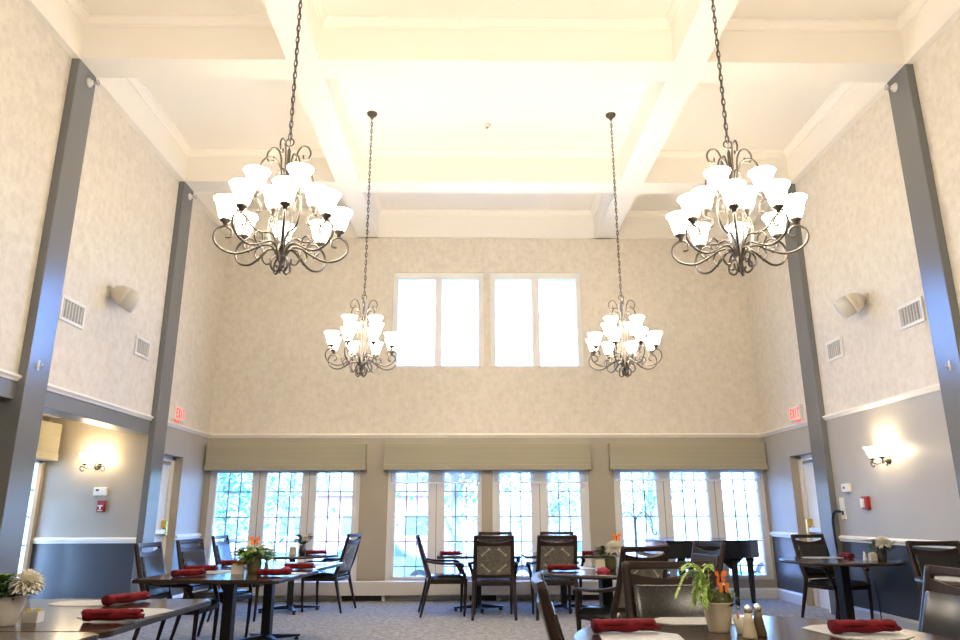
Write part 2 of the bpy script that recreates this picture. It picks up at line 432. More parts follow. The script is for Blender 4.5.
# windows ----------------------------------------------------------
def window(n, sashes, x0, x1, z0, z1, gz0, gz1, cols, zlines, y=YB, frame='frame', mullw=.017, out=.10):
    """frame fills x0..x1 / z0..z1, leaving the glass rectangles"""
    fr = MB(); yb, yf = y + out, y + .03
    prev = x0
    for a, b in sashes:
        fr.box(prev, a, yf, yb, z0, z1)
        fr.box(a, b, yf, yb, z0, gz0); fr.box(a, b, yf, yb, gz1, z1); prev = b
    fr.box(prev, x1, yf, yb, z0, z1)
    o = struct(fr.build('window_%d' % n, frame))
    st = MB()
    for i, (a, b) in enumerate(sashes):       # raised stiles and the dark meeting line of each sash
        for (p, q) in ((a - .045, a - .005), (b + .005, b + .045)): st.box(p, q, yf - .014, yf, gz0 - .03, gz1 + .03)
        st.box(a - .045, b + .045, yf - .014, yf, gz1 + .005, gz1 + .04); st.box(a - .045, b + .045, yf - .014, yf, gz0 - .04, gz0 - .005)
    st.build('sash_trim', frame, o, .003)
    for a, b in sashes:
        if cols:
            mu = MB()
            for k in range(1, cols): c = a + (b - a) * k / cols; mu.box(c - mullw / 2, c + mullw / 2, yf + .02, yf + .04, gz0, gz1)
            for z in zlines: mu.box(a, b, yf + .021, yf + .039, z - mullw / 2, z + mullw / 2)
            mu.build('muntins', 'muntin', o)
        MB().box(a, b, yf + .028, yf + .032, gz0, gz1).build('pane', 'glass', o)
    if len(sashes) > 1 and cols:
        g = MB()
        for i in range(len(sashes) - 1):
            c = (sashes[i][1] + sashes[i + 1][0]) / 2; g.box(c - .005, c + .005, yf - .004, yf + .001, z0, z1)
        g.build('sash_gap', 'gap_grey', o)
    return o
M['muntin'] = mat('grey_muntin', (.2, .2, .2), .5)
M['frame'] = mat('window_frame_paint', (.68, .68, .67), .5)
M['gap_grey'] = mat('gap_grey', (.24, .23, .21), .6)
ZL = (1.575, 1.195, .83, .47)
window(1, [(-3.92, -3.38), (-3.15, -2.607), (-2.375, -1.82)], W1[0], W1[1], ZS, ZH, .33, 1.86, 3, ZL)
window(2, [(-1.145, -.646), (-.385, .116)], W2[0], .19, ZS, ZH, .33, 1.86, 3, ZL)
window(3, [(.475, .958), (1.223, 1.723)], .355, W2[1], ZS, ZH, .33, 1.86, 3, ZL)
window(4, [(2.37, 2.917), (3.152, 3.718), (3.954, 4.506)], W3[0], W3[1], ZS, ZH, .33, 1.86, 3, ZL)
window(5, [(U[0][0] + .09, -.58), (-.46, U[0][1] - .09)], U[0][0], U[0][1], UZ[0], UZ[1], UZ[0] + .012, UZ[1] - .12, 0, (), frame='white')
window(6, [(U[1][0] + .09, 1.03), (1.16, U[1][1] - .09)], U[1][0], U[1][1], UZ[0], UZ[1], UZ[0] + .012, UZ[1] - .12, 0, (), frame='white')
# alcove windows on the outer wall (frames run along y)
for k, (a, b) in enumerate(aw):
    fr = MB(); x0_, x1_ = AX - .09, AX - .002
    mid = (a + b) / 2
    for p, q in ((a, a + .08), (mid - .08, mid + .08), (b - .08, b)): fr.box(x0_, x1_, p, q, .12, 1.98)
    fr.box(x0_, x1_, a, b, .12, .24); fr.box(x0_, x1_, a, b, 1.86, 1.98)
    o = struct(fr.build('window_%d' % (7 + k), 'white')); mu = MB()
    for (p, q) in ((a + .08, mid - .08), (mid + .08, b - .08)):
        c1 = p + (q - p) / 2
        mu.box(x1_ - .03, x1_ - .01, c1 - .008, c1 + .008, .24, 1.86)
        for z in (.55, .88, 1.21, 1.53): mu.box(x1_ - .029, x1_ - .011, p, q, z - .008, z + .008)
    mu.build('muntins', 'muntin', o)
    MB().box(x1_ - .022, x1_ - .018, a + .08, b - .08, .24, 1.86).build('pane', 'glass', o)

# sheer roller blinds partly lowered (middle and right windows)
for (a, b, zb, lab) in ((-1.22, .16, 1.71, 'sheer roller blind half lowered over the centre-left window pair'),
                        (.38, 1.83, 1.71, 'sheer roller blind half lowered over the centre-right window pair'),
                        (2.27, 4.56, 1.745, 'wide sheer roller blind across the top of the right-hand triple window')):
    o = MB().box(a, b, YB - .032, YB - .029, zb, 1.885).build('roller_blind', 'sheer')
    tag(o, lab, 'blind')
    bx('hem_bar', 'white', a, b, YB - .038, YB - .024, zb - .02, zb + .004, o)
bxc = MB().tube([(1.835, YB - .06, 1.9), (1.835, YB - .06, .95)], .003, 6).build('blind_chain', 'plastic')
tag(bxc, 'thin hanging blind chain at right edge of the centre window group', 'chain')

# valances
for a, b, lab in ((-4.075, -1.61, 'olive tan fabric valance above the left triple window'), (-1.33, 1.885, 'long olive tan fabric valance above the centre windows'),
                  (2.185, 4.63, 'olive tan fabric valance above the right triple window')):
    o = empty('valance', ((a + b) / 2, YB, 1.9)); h = (b - a) / 2
    tag(o, lab, 'valance', 'fabric valances on the back wall')
    MB().box(-h, h, -.145, -.002, .075, .40).build('body', 'valance', o, .006)
    MB().box(-h - .006, h + .006, -.152, -.002, -.008, .077).build('bottom_band', 'valance', o, .006)
o = empty('valance', (AX, 8.09, 1.93)); tag(o, 'cream fabric valance above the alcove window at far left', 'valance')
MB().box(.002, .17, -.45, 1.12, .05, .42).build('body', 'valance', o, .006)
MB().box(.002, .178, -.456, 1.126, -.04, .052).build('bottom_band', 'valance', o, .006)

# baseboard heater cover
o = empty('heater_cover', (0, YB - .02, 0)); tag(o, 'long boxed beige heater cover running under the back windows', 'heater')
MB().box(-3.5, 2.62, -.21, -.012, .085, .275).build('cover_box', 'heater', o, .006)
for x in (-1.90, -1.265, -.02, .42, 1.995, -3.2): MB().box(x - .022, x + .022, -.17, -.13, 0, .086).build('foot', 'heater', o)
for a, b in ((-1.88, -1.29), (-.0, .4), (1.4, 1.95)): MB().box(a, b, -.12, -.035, .005, .084).build('convector', 'dark_gap', o)

# sockets and little fittings ---------------------------------------
def vent(n, x, s, y0, y1, z0, z1, lab):
    o = empty('air_vent', (x, (y0 + y1) / 2, (z0 + z1) / 2)); tag(o, lab, 'vent', 'wall air vents')
    hy, hz = (y1 - y0) / 2, (z1 - z0) / 2; X = lambda a, b: (min(s * a, s * b), max(s * a, s * b)); w = .035
    f = MB()
    f.box(*X(0, .02), -hy, hy, hz - w, hz); f.box(*X(0, .02), -hy, hy, -hz, -hz + w); f.box(*X(0, .02), -hy, -hy + w, -hz + w, hz - w); f.box(*X(0, .02), hy - w, hy, -hz + w, hz - w)
    f.build('frame', 'plastic', o, .003)
    bk = MB().box(*X(.001, .004), -hy + w, hy - w, -hz + w, hz - w).build('backing', 'grille_dark', o)
    l = MB(); k = 7
    for i in range(k): c = -hy + w + (2 * hy - 2 * w) * (i + .5) / k; l.box(*X(.005, .014), c - .008, c + .008, -hz + w, hz - w)
    l.build('louvres', 'grille', o)
vent(1, XL, 1, 6.90, 7.36, 3.12, 3.38, 'large white air vent on the left wall beside the near column')
vent(2, XL, 1, 8.56, 8.96, 3.13, 3.37, 'small white air vent on the left wall beside the far column')
vent(3, XR, -1, 6.93, 7.36, 3.12, 3.38, 'large white air vent on the right wall beside the near column')
vent(4, XR, -1, 8.57, 8.96, 3.11, 3.37, 'small white air vent on the right wall beside the far column')

def wall_speaker(x, s, y, z, lab):
    o = empty('wall_speaker', (x, y, z)); tag(o, lab, 'speaker', 'wall speakers')
    MB().box(min(0, s * .02), max(0, s * .02), -.05, .05, -.06, .06).build('wall_plate', 'speaker', o, .004)
    MB().tube([(0, 0, 0), (s * .1, 0.02, 0)], .025, 10).build('arm', 'speaker', o)
    ax = Vector((s * .78, .42, -.46)).normalized(); q = ax.to_track_quat('Z', 'Y').to_matrix().to_4x4()
    mt = Matrix.Translation((s * .09, .02, .0)) @ q
    MB().lathe([(0, -.06), (.06, -.05), (.10, 0), (.118, .06), (.12, .10)], 24, mtx=mt).build('shell', 'speaker', o)
    MB().lathe([(.121, .10), (.121, .235), (.11, .245), (0, .245)], 24, mtx=mt).build('grille', 'grille', o)
wall_speaker(XL, 1, 7.80, 3.68, 'white cylindrical speaker angled down on the left upper wall')
wall_speaker(XR, -1, 7.92, 3.65, 'white cylindrical speaker angled down on the right upper wall')

def sprinkler(x, s, y, lab):
    o = empty('sprinkler_head', (x, y, 5.64)); tag(o, lab, 'sprinkler', 'sidewall sprinkler heads on the columns')
    mt = Matrix.Rotation(s * PI / 2, 4, 'Y')
    MB().lathe([(.0, .0), (.05, .0), (.05, .012), (.028, .03), (.02, .05), (0, .05)], 16, mtx=mt).build('escutcheon', 'plastic', o)
    MB().lathe([(0, .05), (.012, .05), (.012, .085), (.032, .09), (.034, .10), (0, .10)], 12, mtx=mt).build('nozzle', 'chrome', o)
sprinkler(XL + COLP, 1, 6.66, 'small white sprinkler head atop the near left column')
sprinkler(XL + COLP, 1, 9.46, 'small white sprinkler head atop the far left column')
sprinkler(XR - COLP, -1, 6.66, 'small white sprinkler head atop the near right column')
def hook(x, s, lab):
    o = empty('wall_hook', (x, 6.585, 2.58)); tag(o, lab, 'hook', 'hooks on the columns')
    MB().box(min(0, s * .008), max(0, s * .008), -.015, .015, -.05, .05).build('plate', 'plastic', o, .003)
    MB().tube([(s * .005, 0, -.02), (s * .03, 0, -.03), (s * .045, 0, -.01), (s * .045, 0, .02)], .007, 8).build('prong', 'chrome', o)
hook(XL + COLP, 1, 'small white hook on the near left column'); hook(XR - COLP, -1, 'small white hook on the near right column')

o = empty('smoke_detector', (.228, 8.53, HC)); tag(o, 'small round white smoke detector on the centre of the ceiling', 'detector')
MB().lathe([(0, 0), (.055, 0), (.055, -.02), (.045, -.035), (0, -.038)][::-1], 24).build('housing', 'plastic', o)
MB().lathe([(.022, -.036), (.02, -.046), (0, -.048)], 16).build('sensor', 'grille_dark', o)

# exit signs with lettering
def letters(word, h, w, gap, st):
    mb = MB(); x = 0
    S = {'E': [(0, 0, st, h), (0, 0, w, st), (0, h - st, w, h), (0, h / 2 - st / 2, w * .85, h / 2 + st / 2)],
         'I': [(w / 2 - st / 2, 0, w / 2 + st / 2, h)], 'T': [(0, h - st, w, h), (w / 2 - st / 2, 0, w / 2 + st / 2, h)]}
    for c in word:
        if c == 'X':
            for a, b in ((0, w), (w, 0)):
                mb.prism([(x + a - st / 2, 0), (x + a + st / 2, 0), (x + b + st / 2, h), (x + b - st / 2, h)], 0, .003)
        else:
            for r in S[c]: mb.prism([(x + r[0], r[1]), (x + r[2], r[1]), (x + r[2], r[3]), (x + r[0], r[3])], 0, .003)
        x += w + gap
    return mb, x - gap
def exit_sign(x, s, y, z, lab):
    o = empty('exit_sign', (x, y, z)); tag(o, lab, 'sign', 'exit signs')
    MB().box(min(0, s * .055), max(0, s * .055), -.17, .17, -.10, .10).build('housing', 'plastic', o, .004)
    mb, W = letters('EXIT', .13, .055, .018, .02)
    # map lettering to face: text reads left to right for someone in the room
    if s > 0: mt = Matrix(((0, 0, 1, .0555), (1, 0, 0, -W / 2), (0, 1, 0, -.065), (0, 0, 0, 1)))
    else: mt = Matrix(((0, 0, -1, -.0555), (-1, 0, 0, W / 2), (0, 1, 0, -.065), (0, 0, 0, 1)))
    mb.v = [tuple(mt @ Vector(v)) for v in mb.v]
    mb.build('lettering', 'exit_red', o)
    MB().box(min(0, s * .03), max(0, s * .03), -.06, .06, -.115, -.10).build('lamp_lens', 'exit_red', o)
exit_sign(XL, 1, 10.04, 2.60, 'EXIT sign with red letters on the left wall above the exit door')
exit_sign(XR, -1, 10.0, 2.60, 'EXIT sign with red letters on the right wall above the exit door')

# thermostats, alarms, cord
o = empty('thermostat', (-4.62, 9.26, 1.515)); tag(o, 'cream thermostat box on the alcove wall under the sconce', 'thermostat')
MB().box(-.08, .08, -.045, 0, -.05, .05).build('case', 'plastic', o, .006)
MB().box(-.05, -.01, -.047, -.044, .005, .028).build('display', 'dark_gap', o)
o = empty('fire_alarm_pull', (-4.585, 9.26, 1.335)); tag(o, 'red fire alarm pull station with white T handle on the alcove wall', 'alarm')
MB().box(-.045, .045, -.05, 0, -.07, .07).build('case', 'alarm_red', o, .006)
MB().box(-.032, .032, -.058, -.049, .0, .015).box(-.008, .008, -.058, -.049, -.035, .002).build('handle', 'plastic', o)
MB().box(-.03, .03, -.053, -.049, -.055, -.045).build('label_strip', 'plastic', o)
o = empty('thermostat', (XR, 8.92, 1.53)); tag(o, 'cream thermostat box on the right wall left of the sconce', 'thermostat')
MB().box(-.045, 0, -.08, .08, -.05, .05).build('case', 'plastic', o, .006)
MB().box(-.048, -.044, .0, .03, -.01, .015).build('display', 'dark_gap', o)
o = empty('fire_alarm_strobe', (XR, 8.52, 1.345)); tag(o, 'red and white fire alarm strobe on the right wall', 'alarm')
MB().box(-.045, 0, -.06, .06, -.075, .075).build('case', 'alarm_red', o, .005)
MB().box(-.07, -.044, -.01, .045, -.05, .05).build('lens', 'white', o, .008)
o = empty('wall_switch', (XR, 9.10, 1.29)); tag(o, 'tall white switch plate on the right wall beside the column', 'switch')
MB().box(-.012, 0, -.06, .06, -.13, .13).build('plate', 'plastic', o, .003)
MB().box(-.02, -.011, -.012, .012, .03, .06).build('toggle', 'plastic', o); MB().box(-.018, -.011, -.02, .02, -.08, -.03).build('jack', 'dark_gap', o)
cp = [(4.60, 9.08, 1.25), (4.57, 9.14, 1.255), (4.565, 9.2, 1.22), (4.565, 9.24, 1.12), (4.57, 9.24, .9), (4.57, 9.2, .5), (4.5, 9.0, .12), (4.38, 8.75, .02), (4.3, 8.55, .012), (4.4, 8.42, .012), (4.53, 8.4, .02), (4.58, 8.45, .2), (4.6, 8.52, .5)]
def smooth(pts, n=6):
    P = [Vector(p) for p in pts]; out = []
    for i in range(len(P) - 1):
        a = P[max(i - 1, 0)]; b = P[i]; c = P[i + 1]; d = P[min(i + 2, len(P) - 1)]
        for k in range(n):
            t = k / n; out.append(.5 * ((2 * b) + (c - a) * t + (2 * a - 5 * b + 4 * c - d) * t * t + (3 * b - a - 3 * c + d) * t ** 3))
    return out + [P[-1]]
sp = smooth(cp)
rr = [.016 if i < 26 else .006 for i in range(len(sp))]
tag(MB().tube(sp, rr, 8).build('power_cord', 'black'), 'black cord hooked at the right wall switch and looping to the floor', 'cord')

# ------------------------------------------------------------------ chandeliers
def spiral_path(pts, n=6): return smooth(pts, n)
def chandelier_proto():
    root = empty('chandelier')
    # z = 0 at the lowest scroll, ceiling at HC - 2.80
    H = HC - 2.80
    MB().lathe([(0, H - .075), (.022, H - .07), (.028, H - .05), (.06, H - .03), (.068, H - .004), (.068, H)], 20).build('canopy', 'bronze', root)
    ch = MB(); z = .985; k = 0; L = .068; pitch = .05
    while z < H - .08:
        pts = []
        for i in range(12):
            a = 2 * PI * i / 12; u = math.cos(a) * .0125; w = math.sin(a) * L / 2
            pts.append((u if k % 2 == 0 else 0, 0 if k % 2 == 0 else u, z + L / 2 + w - .008))
        ch.tube(pts, .0040, 5, closed=True); z += pitch; k += 1
    wire = []
    for i in range(40):
        t = i / 39; wire.append((.006 * math.sin(i * 1.9), .006 * math.cos(i * 1.9), .93 + (H - 1.0) * t))
    ch.tube(wire, .0032, 5)
    ch.build('chain', 'bronze', root)
    MB().tube([(.03 * math.cos(a), 0, .965 + .03 * math.sin(a)) for a in [2 * PI * i / 16 for i in range(16)]], .006, 6, closed=True).build('hanging_loop', 'bronze', root)
    st = MB().lathe([(0, .0), (.012, .005), (.02, .03), (.012, .05), (.022, .08), (.036, .10), (.03, .13), (.016, .15), (.013, .3), (.012, .55), (.02, .60), (.034, .635), (.04, .66), (.03, .68), (.014, .70), (.012, .9), (.0, .935)], 16)
    for i in range(6):
        a = 2 * PI * i / 6; st.tube(smooth([(r * math.cos(a), r * math.sin(a), z) for r, z in ((.02, .12), (.036, .2), (.056, .38), (.05, .52), (.03, .62))], 5), .0055, 6)
    st.build('stem', 'bronze', root)
    def rot(p, a): return (p[0] * math.cos(a), p[0] * math.sin(a), p[1])
    cr1 = smooth([(.02, .66), (.045, .74), (.05, .86), (.075, .925), (.115, .925), (.135, .88), (.12, .84), (.095, .85), (.092, .875)], 5)
    cr1 = [(p[0], p[1]) for p in [Vector((x[0], x[1], 0)) for x in cr1]] if False else cr1
    for i in range(8):
        a = 2 * PI * i / 8
        src = ((.02, .64), (.045, .73), (.055, .85), (.085, .92), (.13, .925), (.158, .88), (.145, .83), (.11, .83), (.108, .86)) if i % 2 == 0 else ((.03, .64), (.055, .75), (.09, .80), (.15, .80), (.19, .74), (.185, .68), (.155, .665), (.145, .69))
        MB().tube([rot(p, a) for p in [(q.x, q.y) for q in smooth([(x, y, 0) for x, y in src], 5)]], .0065, 7).build('crown_scroll', 'bronze', root)
        src = ((.02, .10), (.05, .155), (.10, .15), (.125, .10), (.10, .055), (.07, .06), (.068, .09)) if i % 2 == 0 else ((.015, .09), (.04, .10), (.07, .07), (.075, .02), (.045, -.005), (.025, .015), (.035, .04))
        MB().tube([rot(p, a + .2) for p in [(q.x, q.y) for q in smooth([(x, y, 0) for x, y in src], 5)]], .0078, 7).build('base_scroll', 'bronze', root)
    lo = [(.02, .09), (.06, .17), (.12, .18), (.20, .135), (.29, .10), (.38, .12), (.435, .18), (.43, .25), (.38, .286), (.33, .26), (.335, .215), (.365, .21)]
    hi = [(.02, .10), (.05, .22), (.09, .26), (.15, .25), (.225, .28), (.265, .37), (.255, .44), (.215, .475), (.175, .45), (.17, .40), (.195, .385)]
    lo2 = [(.21, .115), (.25, .17), (.22, .215), (.18, .20), (.175, .16), (.20, .15)]
    shade_prof = [(.028, .0), (.04, .012), (.053, .045), (.061, .085), (.073, .12), (.090, .146), (.088, .149), (.069, .122), (.057, .086), (.049, .046), (.036, .016), (.0, .006)]
    cup_prof = [(0, -.03), (.012, -.03), (.016, -.012), (.034, .002), (.038, .014), (.03, .018), (.0, .018)]
    for i in range(12):
        if i < 8: a = 2 * PI * (i + .5) / 8; src = lo; cr, cz = .375, .32
        else: a = 2 * PI * (i - 8) / 4 + R(22) + PI / 4 - R(22.5); src = hi; cr, cz = .215, .515
        mbt = MB().tube([rot((q.x, q.y), a) for q in smooth([(x, y, 0) for x, y in src], 5)], .0082, 7)
        if i < 8: mbt.tube([rot((q.x, q.y), a) for q in smooth([(x, y, 0) for x, y in lo2], 5)], .006, 6)
        mbt.tube([rot((cr, cz - .035), a), rot((cr, cz), a)], .008, 6)
        arm = mbt.build('arm', 'bronze', root)
        c = rot((cr, cz), a)
        MB().lathe(cup_prof, 14, o=c).build('cup', 'bronze', arm)
        MB().lathe(shade_prof, 20, o=(c[0], c[1], c[2] + .012)).build('lamp_shade', 'shade', arm)
    return root
ch0 = chandelier_proto()
CH = [(-1.275, 4.55, 'chandelier of white glass shades hanging nearest at upper left'), (1.84, 4.55, 'chandelier of white glass shades hanging nearest at upper right'),
      (-1.275, 8.26, 'farther chandelier hanging left of the upper windows'), (1.84, 8.26, 'farther chandelier hanging right of the upper windows')]
for i, (x, y, lab) in enumerate(CH):
    c = ch0 if i == 0 else copy_tree(ch0)
    c.location = (x, y, 2.80); c.rotation_euler.z = (-.12, .0, .09, -.08)[i]
    tag(c, lab, 'chandelier', 'bronze scrolled chandeliers')

# wall sconces
def sconce(x, y, z, rz, lab):
    o = empty('wall_sconce', (x, y, z), rz); tag(o, lab, 'sconce', 'two-shade wall sconces')    # local -Y points into the room
    MB().lathe([(0, 0), (.05, 0), (.045, .012), (.02, .025), (0, .028)], 20, mtx=Matrix.Rotation(PI / 2, 4, 'X')).build('back_plate', 'bronze', o)
    for s in (-1, 1):
        arm = MB().tube(smooth([(0, -.02, 0), (s * .04, -.09, -.04), (s * .09, -.13, -.03), (s * .135, -.13, -.01), (s * .155, -.12, -.04), (s * .135, -.11, -.07), (s * .105, -.11, -.055)], 5), .006, 7)
        arm.tube([(s * .10, -.13, -.03), (s * .10, -.13, .02)], .006, 6)
        a = arm.build('arm', 'bronze', o)
        MB().lathe([(0, -.01), (.012, -.01), (.036, .012), (.03, .02), (0, .02)], 14, o=(s * .10, -.13, .01)).build('cup', 'bronze', a)
        MB().lathe([(.024, 0), (.040, .03), (.050, .07), (.078, .115), (.075, .117), (.045, .072), (.036, .032), (0, .008)], 20, o=(s * .10, -.13, .03)).build('lamp_shade', 'sconce_shade', a)
    return o
sconce(-4.71, 9.26, 1.83, 0, 'lit two-shade wall sconce on the alcove wall at left')
sconce(XR, 7.96, 1.80, -PI / 2, 'lit two-shade wall sconce on the right wall')

# ------------------------------------------------------------------ chairs
def chair_proto():
    root = empty('dining_armchair')      # faces +Y, origin on the floor under the seat
    # tilted plane of the back
    def bp(u, t, w=0.):   # u across, t 0 (z .46) .. 1 (z .98), w forward offset
        y = -.225 - .155 * t - .01 * math.sin(t * PI); z = .46 + .52 * t
        return Vector((u, y + w * .96, z + w * .28))
    for s in (-1, 1):
        # rear leg and back post in one sweep
        pts = smooth([(s * .262, -.335, 0), (s * .25, -.285, .2), (s * .238, -.232, .42), (s * .232, -.232, .50), tuple(bp(s * .228, .35)), tuple(bp(s * .226, .7)), tuple(bp(s * .225, .985))], 4)
        rad = [.015 + .011 * min(1, p.z / .4) - .004 * max(0, (p.z - .55) / .43) for p in pts]
        MB().tube(pts, [r * 1.12 for r in rad], 8, sx=1.0, sy=.82).build('leg', 'espresso', root)
        fl = smooth([(s * .235, .215, 0), (s * .238, .225, .2), (s * .24, .23, .43)], 4)
        MB().tube(fl, [.014 + .009 * p.z / .43 for p in fl], 8).build('leg', 'espresso', root)
        ar = smooth([tuple(bp(s * .228, .40)), (s * .28, -.16, .64), (s * .30, .0, .63), (s * .30, .12, .63), (s * .298, .175, .62), (s * .295, .188, .60), (s * .29, .165, .588)], 4)
        am = MB().tube(ar, .021, 8, sx=.75, sy=1.25)
        am.tube(smooth([(s * .295, .135, .62), (s * .285, .165, .58), (s * .262, .21, .49), (s * .25, .225, .40)], 4), .020, 8)
        am.build('armrest', 'espresso', root)
    # seat frame
    mb = MB(); mb.box(-.245, .245, -.245, .245, .385, .43)
    mb.build('seat_frame', 'espresso', root, .006)
    # cushion: domed
    n = 10; vs = []; fs = []
    for j in range(n + 1):
        for i in range(n + 1):
            u = i / n * 2 - 1; v = j / n * 2 - 1
            e = (1 - abs(u) ** 6) * (1 - abs(v) ** 6); x = u * (.262 - .015 * (v < 0) * -v); y = v * .25 + .01
            vs.append((x, y, .432 + .045 * (e ** .35) + .014 * (1 - u * u) * (1 - v * v)))
    for j in range(n):
        for i in range(n): a = j * (n + 1) + i; fs.append((a, a + 1, a + n + 2, a + n + 1))
    mb = MB(); mb.add(vs, fs, True); mb.box(-.258, .258, -.238, .258, .428, .434)
    mb.build('seat', 'vinyl', root)
    # rails of the back: curved across
    def strip(t0f, t1f, w0, w1, name, m, U=.25, n=12, dome=0.):
        vs = []; fs = []
        for i in range(n + 1):
            q = i / n * 2 - 1; u = q * U; bow = -.02 * (1 - q * q)
            t0 = t0f(q); t1 = t1f(q); d = dome * (1 - q ** 4)
            vs += [bp(u, t0, w0 + bow), bp(u, t1, w0 + bow), bp(u, t1, w1 + bow + d * .5), bp(u, t0, w1 + bow + d * .5)]
        for i in range(n):
            a = i * 4
            for k in range(4): l = (k + 1) % 4; fs.append((a + k, a + l, a + 4 + l, a + 4 + k))
        fs += [(3, 2, 1, 0), (n * 4, n * 4 + 1, n * 4 + 2, n * 4 + 3)]
        return MB().add(vs, fs)
    strip(lambda q: .915 + .012 * (1 - q * q) * 1.5, lambda q: 1.0, -.016, .016, 'top_rail', 'espresso', .236).build('top_rail', 'espresso', root, .005)
    strip(lambda q: .765, lambda q: .895 - .055 * (1 - q * q), -.014, .014, 'x', 'espresso', .222).build('middle_rail', 'espresso', root, .004)
    strip(lambda q: .045, lambda q: .12, -.014, .014, 'x', 'espresso', .22).build('lower_rail', 'espresso', root, .004)
    bc = strip(lambda q: .115, lambda q: .775, .0, .030, 'x', 'vinyl', .208, dome=.015)
    bc.s = [True] * len(bc.s); bc.build('backrest', 'vinyl', root, .012)
    # flat rear panel with damask cloth
    vs = []; n = 12; fs = []
    for i in range(n + 1):
        q = i / n * 2 - 1; bow = -.02 * (1 - q * q)
        for t in (.115, .775): vs.append(bp(q * .208, t, -.012 + bow))
        for t in (.775, .115): vs.append(bp(q * .208, t, .0 + bow))
    for i in range(n):
        a = i * 4
        for k in range(4): l = (k + 1) % 4; fs.append((a + k, a + l, a + 4 + l, a + 4 + k))
    fs += [(3, 2, 1, 0), (n * 4, n * 4 + 1, n * 4 + 2, n * 4 + 3)]
    o = MB().add(vs, fs).build('back_panel', 'damask', root); o['label'] = 'taupe damask cloth on the rear of the backrest'
    return root
chair0 = chair_proto()
CHAIRS = [
    (-2.60, 6.95, -2, 'dark vinyl armchair nearest on the left side of the left long table, facing right'),
    (-2.56, 7.80, -10, 'dark vinyl armchair second along the left side of the left long table'),
    (-2.77, 9.42, -3, 'armchair before the left triple window with its blue-lit backrest, left of the round window table'),
    (-1.93, 10.22, 168, 'armchair at right of the round window table, seen from behind, facing left'),
    (-.30, 9.75, 6, 'armchair in side view facing right at the left end of the centre tables'),
    (.30, 9.50, 90, 'armchair with damask back pushed to the left centre table, back to the viewer'),
    (1.06, 9.51, 93, 'armchair with damask back pushed to the right centre table, back to the viewer'),
    (.38, 10.60, -90, 'armchair behind the left centre table by the window, mostly hidden'),
    (1.29, 10.60, -90, 'armchair behind the right centre table by the window, mostly hidden'),
    (.66, 3.02, -4, 'foreground armchair seen edge-on at the left of the round front table'),
    (1.23, 6.28, 118, 'armchair with damask back turned away at the small round middle table'),
    (1.07, 3.62, -88, 'armchair across the round front table facing the viewer with dark olive backrest'),
    (1.86, 6.80, 195, 'armchair with blue-lit backrest standing in front of the piano'),
    (4.29, 8.78, -72, 'armchair behind the right round table beside the exit door'),
    (4.25, 6.43, -92, 'armchair facing the viewer in front of the right wall below the sconce'),
    (1.87, 3.38, 183, 'nearest armchair at lower right facing left with blue-lit backrest'),
]
for i, (x, y, th, lab) in enumerate(CHAIRS):
    c = chair0 if i == 0 else copy_tree(chair0)
    c.location = (x, y, 0); c.rotation_euler.z = R(th - 90)
    tag(c, lab, 'chair', 'espresso dining armchairs')

# ------------------------------------------------------------------ tables
def cross_base(root, r, post=.045, top=.70, n=4, a0=PI / 4, metal='black_metal'):
    p = MB(); p.box(-post, post, -post, post, .05, top)
    p.build('pedestal', metal, root, .006)
    for i in range(n):
        a = a0 + 2 * PI * i / n; c, s = math.cos(a), math.sin(a)
        f = MB(); w = .028
        P0 = Vector((c * .02, s * .02, 0)); P1 = Vector((c * r, s * r, 0)); q = Vector((-s, c, 0)) * w
        f.hexa([P0 - q + Vector((0, 0, .035)), P0 + q + Vector((0, 0, .035)), P0 + q + Vector((0, 0, .085)), P0 - q + Vector((0, 0, .085))],
               [P1 - q * .8 + Vector((0, 0, .03)), P1 + q * .8 + Vector((0, 0, .03)), P1 + q * .8 + Vector((0, 0, .05)), P1 - q * .8 + Vector((0, 0, .05))])
        ft = f.build('foot', metal, root, .006)
        MB().lathe([(0, 0), (.022, 0), (.024, .012), (.012, .03), (0, .03)], 12, o=(c * (r - .03), s * (r - .03), 0)).build('caster', metal, ft)
    MB().box(-.22, .22, -.03, .03, top - .02, top).box(-.03, .03, -.22, .22, top - .021, top - .001).build('top_bracket', metal, root)
def top_outline(kind, w, d, r=.05):
    if kind == 'round': return [(w / 2 * math.cos(2 * PI * i / 72), w / 2 * math.sin(2 * PI * i / 72)) for i in range(72)]
    pts = []
    for cx, cy, a0 in ((1, 1, 0), (-1, 1, 90), (-1, -1, 180), (1, -1, 270)):
        for k in range(6): a = R(a0 + 18 * k); pts.append((cx * (w / 2 - r) + r * math.cos(a), cy * (d / 2 - r) + r * math.sin(a)))
    return pts
def table(kind, x, y, rz, w, d, z, lab, base_r=.34, a0=PI / 4, post=.045, r=.05, cat='table'):
    root = empty('dining_table', (x, y, 0), rz); tag(root, lab, cat)
    MB().prism(top_outline(kind, w, d, r), z - .032, z, smooth=(kind == 'round')).build('tabletop', 'tabletop', root, .004)
    MB().prism(top_outline(kind, w + .006, d + .006, r), z - .028, z - .006, smooth=(kind == 'round')).build('edge_band', 'walnut_edge', root)
    cross_base(root, base_r, post, z - .032, a0=a0)
    return root
TZ = .73
table('rect', -2.22, 4.06, R(-2), 1.28, 1.26, TZ, 'glossy brown square table in the lower left foreground, farther of the joined pair', .36, r=.07)
table('rect', -2.26, 2.785, R(-2), 1.28, 1.26, TZ, 'glossy brown square table at the bottom left corner, nearer of the joined pair', .36, r=.07)
table('rect', -2.06, 6.57, R(-6), 1.22, 1.10, TZ, 'glossy brown table nearer in the left long pair, with the butterfly flower vase', .36)
table('rect', -2.02, 7.69, R(-6), 1.22, 1.08, TZ, 'glossy brown table farther in the left long pair, toward the window', .36)
